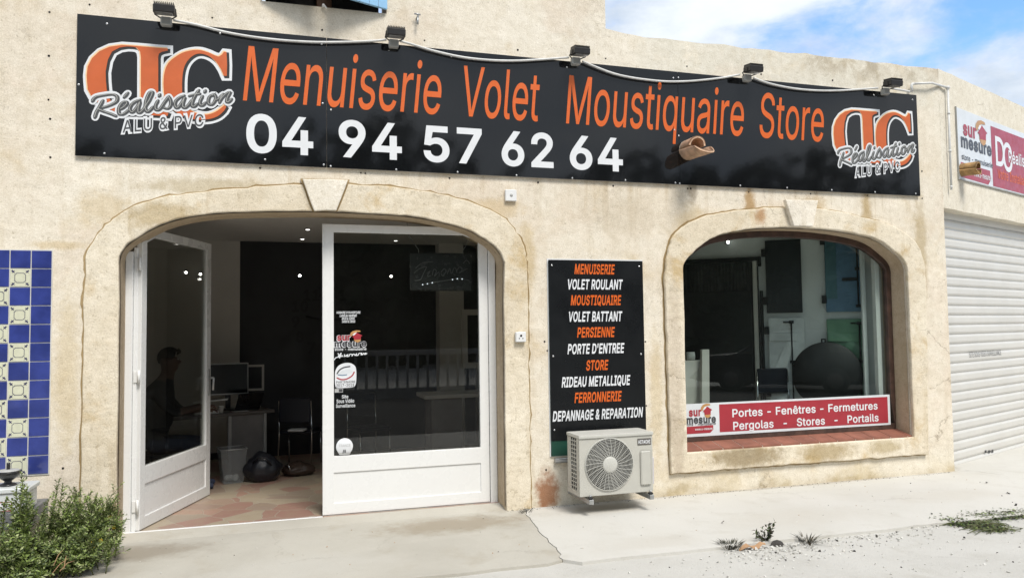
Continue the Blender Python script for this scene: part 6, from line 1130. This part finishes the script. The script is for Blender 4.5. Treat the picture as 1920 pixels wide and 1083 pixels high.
# the display behind the window
def dshape(name, u0, u1, v0, v1, w, mat, label, cat, group='sample shutters on the display wall', deco=None):
    t = thing(name, DISP((u0+u1)/2, w, v0), label, cat, group); mb = MB(); mb.fbox(DISP, u0, u1, .02+w, .055+w, v0, v1, mat, .003); p = mb.build('board', t)
    if deco: deco(t, u0, u1, v0, v1, .055+w)
    return t
def zbrace(t, u0, u1, v0, v1, w, mat='sample_white', grooves=True):
    mb = MB(); h = v1-v0
    for f in (.22, .78): mb.fbox(DISP, u0+.01, u1-.09, w+.0005, w+.022, v0+h*f-.05, v0+h*f+.05, mat, .004)
    a, b = Vector((u0+.04, v0+h*.27)), Vector((u1-.13, v0+h*.73)); mb.shape([[(a.x-.05, a.y), (a.x+.07, a.y), (b.x+.03, b.y), (b.x-.09, b.y)]], DISP, w+.011, mat, .0105); mb.build('brace', t)
def bolt(t, u0, u1, v0, v1, w):
    mb = MB(); u = u1-.075; mb.tube([DISP(u, w+.02, v0+.06), DISP(u, w+.02, v1-.06)], .010, 'sample_black', 6)
    for v in (v0+.07, (v0+v1)/2, v1-.055): mb.fbox(DISP, u-.03, u+.03, w+.001, w+.035, v-.018, v+.018, 'sample_black', .003)
    mb.tube([DISP(u-.10, w+.02, v1-.055), DISP(u, w+.02, v1-.055)], .009, 'sample_black', 6); mb.build('bolt', t)
def hinge(t, u0, v0, v1, w):
    for v in (v0+.16, v1-.16): mb = MB(); mb.fbox(DISP, u0-.05, u0+.012, w-.03, w+.008, v-.05, v+.05, 'sample_black', .004); mb.build('hinge', t)
t = dshape('sample_shutter', -.455, -.005, 1.885, 2.95, 0, 'sample_blue', 'blue sample shutter with black bolt at the top right of the display', 'shutter'); bolt(t, -.455, -.005, 1.885, 2.95, .055); hinge(t, -.455, 1.885, 2.95, .055)
mb = MB(); mb.fbox(DISP, -.452, -.32, .0555, .062, 2.05, 2.94, 'sample_teal', .002); mb.build('inner_panel', t); mb = MB(); mb.fbox(DISP, -.26, -.08, .075, .09, 2.27, 2.31, 'sample_black', .006); mb.build('latch', t)
t = dshape('sample_shutter', -.455, -.005, .74, 1.795, 0, 'sample_green', 'pale green sample shutter below the blue one', 'shutter'); bolt(t, -.455, -.005, .74, 1.795, .055); zbrace(t, -.455, -.005, .74, 1.795, .055, 'sample_green')
t = dshape('sample_shutter', -1.172, -.735, 1.885, 2.83, 0, 'sample_dark', 'charcoal sample shutter at the top left of the display wall', 'shutter'); hinge(t, -1.172, 1.885, 2.83, .055)
t = dshape('sample_shutter', -1.158, -.72, .70, 1.82, 0, 'sample_white', 'white sample shutter with a Z brace below the charcoal one', 'shutter'); zbrace(t, -1.158, -.72, .70, 1.82, .055); bolt(t, -1.158, -.80, .70, 1.82, .055); hinge(t, -1.158, .70, 1.82, .055)
# folding screen door sample
t = thing('sample_screen_door', DISP(-1.8, 0, 0), 'dark pleated screen door sample in a black frame, left in the display', 'screen door')
u0, u1 = -2.62, -1.27
mb = MB(); mb.fbox(DISP, u0, u1, .01, .07, 2.575, 2.625, 'sample_black', .004); mb.fbox(DISP, u1, u1+.045, .01, .075, 2.50, 2.63, 'sample_black', .004); mb.build('top_track', t)
mb = MB(); mb.fbox(DISP, u1-.065, u1-.012, .01, .07, 0, 2.573, 'room_wall', .004); mb.fbox(DISP, u1-.008, u1+.004, .01, .065, 0, 2.5, 'sample_black', 0); mb.build('pull_post', t)
mb = MB(); N = 60; vs = []
for i in range(N+1): u = u0+(u1-.07-u0)*i/N; vs += [DISP(u, .035+.012*(i % 2), .02), DISP(u, .035+.012*(i % 2), 2.57)]
mb.raw(vs, [(i*2, i*2+2, i*2+3, i*2+1) for i in range(N)], 'mesh_dark'); mb.build('pleated_screen', t)
mb = MB(); mb.fbox(DISP, -2.42, -1.36, .06, .075, .0, 2.18, 'sample_black', .003); mb.build('inner_panel', t)
mb = MB(); mb.fbox(DISP, -1.255, -1.215, .005, .05, .3, 2.18, 'sample_black', .004); tag(mb.build('guide_rail'), 'narrow black guide rail between the screen door and the shutters', 'rail')
# round black table top standing on edge, chair, leaning white bar, low white cabinet
DO = ((7.1, .6, 0), R_(-40)); ru, rz = onframe(1551, 703, *DO, .16); rr = abs(onframe(1618, 703, *DO, .16)[0]-onframe(1484, 703, *DO, .16)[0])/2; t = thing('round_disc', DISP(ru, .16, rz-rr), 'large round black disc standing upright in the display window', 'disc')
mb = MB(); mb.lathe([(rr-.01, 0), (rr, .012), (rr, .05), (rr-.012, .062)], 'sample_black', 48, fn=lambda p: DISP(ru+p.x, .11+p.z, rz+p.y)); mb.build('disc_board', t); mb = MB(); mb.tube([DISP(ru-.05, .14, rz+rr-.01), DISP(ru-.05, .14, rz+rr+.035), DISP(ru-.01, .14, rz+rr+.035), DISP(ru-.01, .14, rz+rr-.01)], .012, 'sample_black', 6); mb.build('hanging_loop', t)
mb = MB(); mb.fbox(DISP, -2.7, .0, .06, .115 if 0 else .75, .0, .27, 'room_wall', .004); tag(mb.build('display_platform'), 'low pale platform along the display wall behind the window', 'platform')
cx_, cz_ = F(1441, 712, 1.0); chair(cx_+.16, .98, R_(-10), 'dark chair with chrome legs in the display window, left of the disc', h=.76)
a, b = F(1330, 655, .8), F(1322, 760, .8); mb = MB(); d_ = (a[0]-b[0]); mb.raw([(b[0]-.06, .8, .3), (b[0]+.05, .8, .3), (a[0]+.035, .86, a[1]), (a[0]-.06, .86, a[1]), (b[0]-.06, .84, .3), (b[0]+.05, .84, .3), (a[0]+.035, .90, a[1]), (a[0]-.06, .90, a[1])], [(0, 1, 2, 3), (5, 4, 7, 6), (0, 3, 7, 4), (1, 5, 6, 2), (3, 2, 6, 7), (0, 4, 5, 1)], 'room_wall'); tag(mb.build('leaning_profile'), 'pale flat profile leaning at the left of the display window', 'profile')
a = F(1275, 675, 1.0); b = F(1320, 675, 1.0); t = thing('low_cabinet', (a[0], 1.1, 0), 'low pale cabinet at the left edge of the display window', 'cabinet'); mb = MB(); mb.box((a[0]-.3, .95, 0), (b[0], 1.35, a[1]-.01), 'room_wall', .005); mb.build('cabinet_body', t); mb = MB(); mb.box((a[0]-.29, .935, .45), (b[0]-.02, .949, .70), 'desk_panel'); mb.box((a[0]-.29, .935, .16), (b[0]-.02, .949, .40), 'sample_teal'); mb.build('cabinet_front', t)
mb = MB(); q = F(1299, 664, 1.05); mb.lathe([(.05, 0), (.055, .05), (.05, .10)], 'paper', 16, fn=lambda p: Vector((q[0]+p.x, 1.1+p.y, a[1]-.009+p.z))); tag(mb.build('white_mug'), 'white mug standing on the low cabinet', 'mug')
mb = MB(); mb.box((4.0, 2.6, 0), (4.2, 3.6, 2.2), 'room_dark') if 0 else None

# ------------------------------------------------------------------ the person at the desk
def skinmesh(verts, edges, root=0, sub=2):
    me = bpy.data.meshes.new('sk'); me.from_pydata([v[:3] for v in verts], edges, []); ob = bpy.data.objects.new('sk', me)
    md = ob.modifiers.new('s', 'SKIN'); md.use_smooth_shade = True; sd2 = ob.modifiers.new('d', 'SUBSURF'); sd2.levels = sub; sd2.render_levels = sub
    for i, v in enumerate(verts):
        sv = me.skin_vertices[0].data[i]; r = v[3]; sv.radius = (r if isinstance(r, (int, float)) else r[0], r if isinstance(r, (int, float)) else r[1]); sv.use_root = i == root
    r = eval_mesh(ob); bpy.data.meshes.remove(me); return r
def person():
    X, Y = -1.10, 2.1
    hx, hz = F(318, 676, Y)[0], F(318, 676, Y)[1]
    px = hx-.10
    V = [(px-.07, Y, .52, (.23, .22)), (px-.08, Y, .72, (.26, .25)), (px-.07, Y, .95, (.27, .25)), (px-.03, Y, 1.10, (.23, .20)), (hx-.03, Y, 1.22, .078), (hx-.01, Y, hz-.10, .074), (hx, Y, hz-.03, (.102, .112)), (hx, Y, hz+.06, (.105, .115))]
    E = [(0, 1), (1, 2), (2, 3), (3, 4), (4, 5), (5, 6), (6, 7)]
    hands = []
    for s, (ex, ez, wx, wz) in ((-1, (px+.18, .86, px+.46, .93)), (1, (px+.20, .84, px+.46, .86))):
        b = len(V); V += [(px+.0, Y+s*.19, 1.08, .072), (px+.07, Y+s*.25, .97, .060), (ex, Y+s*.25, ez, .050), ((ex+wx)/2, Y+s*.20, (ez+wz)/2, .044), (wx, Y+s*.14, wz, .028)]
        E += [(3, b)]+[(b+i, b+i+1) for i in range(4)]; hands.append((wx, Y+s*.14, wz, s))
    for s in (-1, 1):
        b = len(V); V += [(px+.0, Y+s*.11, .50, .105), (px+.26, Y+s*.12, .51, .085), (px+.45, Y+s*.12, .50, .068), (px+.43, Y+s*.12, .28, .056), (px+.41, Y+s*.12, .09, .042), (px+.50, Y+s*.12, .045, .038), (px+.58, Y+s*.12, .035, .030)]
        E += [(0, b)]+[(b+i, b+i+1) for i in range(6)]
    me = skinmesh(V, E); mb = MB(); b2 = bmesh.new(); b2.from_mesh(me); bpy.data.meshes.remove(me)
    for v in b2.verts:                                   # face: brow, nose, chin, jaw
        d = v.co-Vector((hx, Y, hz))
        if d.length < .19 and d.z > -.13:
            fr = d.x/.1
            if fr > .55 and abs(d.y) < .030: v.co.x += .026*max(0, 1-abs(d.z+.015)/.035)*(1-abs(d.y)/.03)
            if fr > .4 and -.11 < d.z < -.07: v.co.x += .014*(1-abs(d.y)/.08)
            if fr > .5 and .02 < d.z < .05: v.co.x += .006
    k1, k2, k3 = mb.slot('shirt'), mb.slot('skin'), mb.slot('trousers'); vm = {v: mb.bm.verts.new(v.co) for v in b2.verts}
    for f in b2.faces:
        c = f.calc_center_median(); nf = mb.bm.faces.new([vm[v] for v in f.verts]); nf.smooth = True
        nf.material_index = k2 if (c.z > 1.215 and c.x > hx-.16 and abs(c.y-Y) < .15) or (c.x > px+.24 and c.z > .78) else (k3 if c.z < .58 else k1)
    b2.free()
    for (wx, wy, wz, s) in hands:
        W = Vector((wx, wy, wz)); fv = [(wx-.02, wy, wz, .024), (wx+.03, wy, wz-.002, (.034, .017)), (wx+.075, wy, wz-.006, (.036, .015))]; fe = [(0, 1), (1, 2)]
        me = skinmesh(fv, fe, 0, 2); b3 = bmesh.new(); b3.from_mesh(me); bpy.data.meshes.remove(me); mb.absorb(b3, 'skin', smooth=True)
        for k, L in enumerate((.066, .076, .071, .056)):
            o = Vector((wx+.078, wy+s*(-.028+.0185*k), wz-.006)); a = Vector((.95, 0, -.18)); p1 = o+a*L*.45; p2 = p1+Vector((.75, 0, -.6))*L*.33; p3 = p2+Vector((.45, 0, -.85))*L*.25
            mb.tube([o-a*.02, o, p1, p2, p3], [.0085, .009, .0085, .0075, .005], 'skin', 8)
        o = Vector((wx+.025, wy-s*.030, wz-.004)); mb.tube([o-Vector((.01, -s*.012, 0)), o+Vector((.02, -s*.014, -.006)), o+Vector((.045, -s*.018, -.016)), o+Vector((.062, -s*.014, -.024))], [.010, .0105, .0095, .006], 'skin', 8)
    for s in (-1, 1):                                     # ears and eyes
        mb.sphere((hx-.01, Y+s*.092, hz+.0), .028, 'skin', 2, 0, (.6, .35, 1.1)); mb.sphere((hx+.088, Y+s*.034, hz+.018), .012, 'paper', 2); mb.sphere((hx+.096, Y+s*.034, hz+.018), .006, 'hole_dark', 1)
    mb.tube([(hx+.098, Y-.022, hz-.055), (hx+.104, Y, hz-.057), (hx+.098, Y+.022, hz-.055)], .004, 'paper_red', 6)
    t = thing('person', (px, Y, 0), 'person in dark clothes sitting at the desk behind the open door glass', 'person')
    mb.build('body', t)
    hb = bmesh.new(); bmesh.ops.create_icosphere(hb, subdivisions=3, radius=1)
    dele = [v for v in hb.verts if v.co.z < -.1 and v.co.x > -.55 or v.co.z < -.55 or (v.co.x > .55 and v.co.z < .32)]
    bmesh.ops.delete(hb, geom=dele, context='VERTS')
    for v in hb.verts: v.co = Vector((hx-.004+v.co.x*.126, Y+v.co.y*.114, hz+.035+v.co.z*.122))
    mb = MB(); mb.absorb(hb, 'hair', smooth=True); mb.tube([(hx+.08, Y, hz+.10), (hx+.108, Y, hz+.095), (hx+.115, Y, hz+.085)], [.045, .022, .004], 'hair', 8); mb.build('hair', t)
    mb = MB(); w1 = hands[0]; c = Vector((w1[0]+.12, w1[1], w1[2]+.02))
    vs = [c+Vector((-.22, -.10, .01)), c+Vector((.14, -.10, .035)), c+Vector((.14, .10, .035)), c+Vector((-.22, .10, .01))]; vs += [v+Vector((0, 0, .003)) for v in vs]; mb.raw(vs, [(0, 3, 2, 1), (4, 5, 6, 7), (0, 1, 5, 4), (1, 2, 6, 5), (2, 3, 7, 6), (3, 0, 4, 7)], 'paper'); tag(mb.build('held_paper'), 'sheet of white paper held by the seated person', 'paper')
    ch = thing('desk_chair', (px-.05, Y, 0), 'dark desk chair under the seated person', 'chair'); mb = MB(); mb.box((px-.28, Y-.23, .36), (px+.18, Y+.23, .415), 'navy_leather', .02); mb.build('seat', ch)
    mb = MB(); mb.box((px-.31, Y-.22, .52), (px-.26, Y+.22, .92), 'navy_leather', .02); mb.build('backrest', ch); mb = MB(); mb.tube([(px-.05, Y, .05), (px-.05, Y, .36)], .03, 'chrome'); mb.tube([(px-.25, Y, .30), (px-.29, Y, .6)], .02, 'chrome'); mb.build('column', ch)
    for k in range(5): a = k*1.2566; mb = MB(); mb.tube([(px-.05, Y, .07), (px-.05+.28*math.cos(a), Y+.28*math.sin(a), .04)], [.025, .018], 'dark_plastic'); mb.build('base_foot', ch)
person()

# ------------------------------------------------------------------ across the forecourt: what the glass mirrors
t = thing('street_railing', (3, -15, -.055), 'white street railing across the forecourt, mirrored in the door glass', 'railing')
mb = MB(); mb.box((-8, -12.58, 1.06), (9, -12.48, 1.20), 'rail_white', .01); mb.build('handrail', t); mb = MB(); mb.box((-8, -12.62, -.1), (9, -12.44, .22), 'rail_white', .01); mb.build('kerb_wall', t)
mb = MB(); i = 0
x = -7.9
while x < 9: mb.box((x, -12.56, .22), (x+.06, -12.5, 1.06), 'rail_white', 0); x += .27
mb.build('balusters', t)
def car():
    t = thing('parked_car', (14.2, -11.6, -.055), 'dark parked car mirrored in the display window', 'car'); A = Matrix.Translation((13.5, -10.27, -.055)) @ Matrix.Rotation(R_(44), 4, 'Z')
    side = [(-2.15, .24), (-2.2, .62), (-2.05, .95), (-1.15, 1.06), (-.45, 1.52), (.2, 1.62), (1.2, 1.58), (1.85, 1.15), (2.14, 1.05), (2.18, .6), (2.1, .24)]
    fr2 = lambda u, w, v: A @ Vector((u, -w, v))
    mb = MB(); mb.shape([[tuple(p) for p in cr(side, 3, True)]], fr2, 0, 'car_paint', .84, 0, .09); b_ = mb.build('body', t)
    for s in (-1, 1):
        for gl in ([(-1.0, .99), (-.42, 1.36), (.15, 1.42), (.15, 1.0)], [(.22, 1.0), (.22, 1.42), (1.02, 1.39), (1.5, 1.06)]): mb = MB(); mb.shape([gl], fr2, s*.845, 'car_glass', .006); mb.build('side_window', t)
        for x in (-1.32, 1.30):
            mb = MB(); mb.lathe([(.33, 0), (.34, .03), (.34, .17), (.33, .20)], 'tyre', 28, fn=lambda p: A @ Vector((x+p.x, s*(.70+p.z), .335+p.y))); w_ = mb.build('wheel', t); mb = MB(); mb.lathe([(.21, 0), (.2, .02), (.05, .03)], 'desk_grey', 20, fn=lambda p: A @ Vector((x+p.x, s*(.885+p.z), .335+p.y))); mb.build('rim', w_)
        mb = MB(); mb.box((-2.14, s*.66-.14, .62), (-2.04, s*.66+.14, .76), 'lamp_glass', .03, M=A); mb.build('headlight', t)
    mb = MB(); mb.shape([[(-.66, -1.12), (.66, -1.12), (.55, -.5), (-.55, -.5)]], lambda u, w, v: A @ Vector((v, u, 1.22+(v+.8)*.66+w)), .02, 'car_glass', .004); mb.build('windscreen', t)
car()
# far row of trees and scrub across the road, reads as one mass
mb = MB(); rt = random.Random(5)
for k in range(8000):
    x = rt.uniform(-32, 46); hmax = 9.6+2.0*mnoise.noise(Vector((x*.13, 0, 0)))+1.1*mnoise.noise(Vector((x*.5, 4, 0))); z = rt.random()**.8*hmax; y = -27-rt.uniform(0, 3.5)+.25*z
    c = Vector((x, y, z)); r = rt.uniform(.25, .6); a = Vector((rt.uniform(-1, 1), rt.uniform(-1, 1), rt.uniform(-1, 1))).normalized(); b = a.orthogonal().normalized(); e = a.cross(b)
    mb.raw([c+b*r, c+e*r*.7, c-b*r, c-e*r*.7], [(0, 1, 2, 3)], 'hedge')
N = 80; vs = []
for i in range(N+1):
    x = -34+82*i/N; h = 9.2+1.8*mnoise.noise(Vector((x*.13, 0, 0)))+1.2*mnoise.noise(Vector((x*.7, 2, 0)))
    vs += [(x, -31+.9*mnoise.noise(Vector((x*.6, j*.8, 3))), h*f) for j, f in enumerate((-.05, .25, .5, .75, .95, 1.))]+[(x, -33, h)]
mb.raw(vs, [(i*7+j, i*7+j+1, (i+1)*7+j+1, (i+1)*7+j) for i in range(N) for j in range(6)], 'hedge')
o = mb.build('far_wood'); tag(o, 'dark wood across the road, mirrored in the glass', 'wood', kind='stuff')
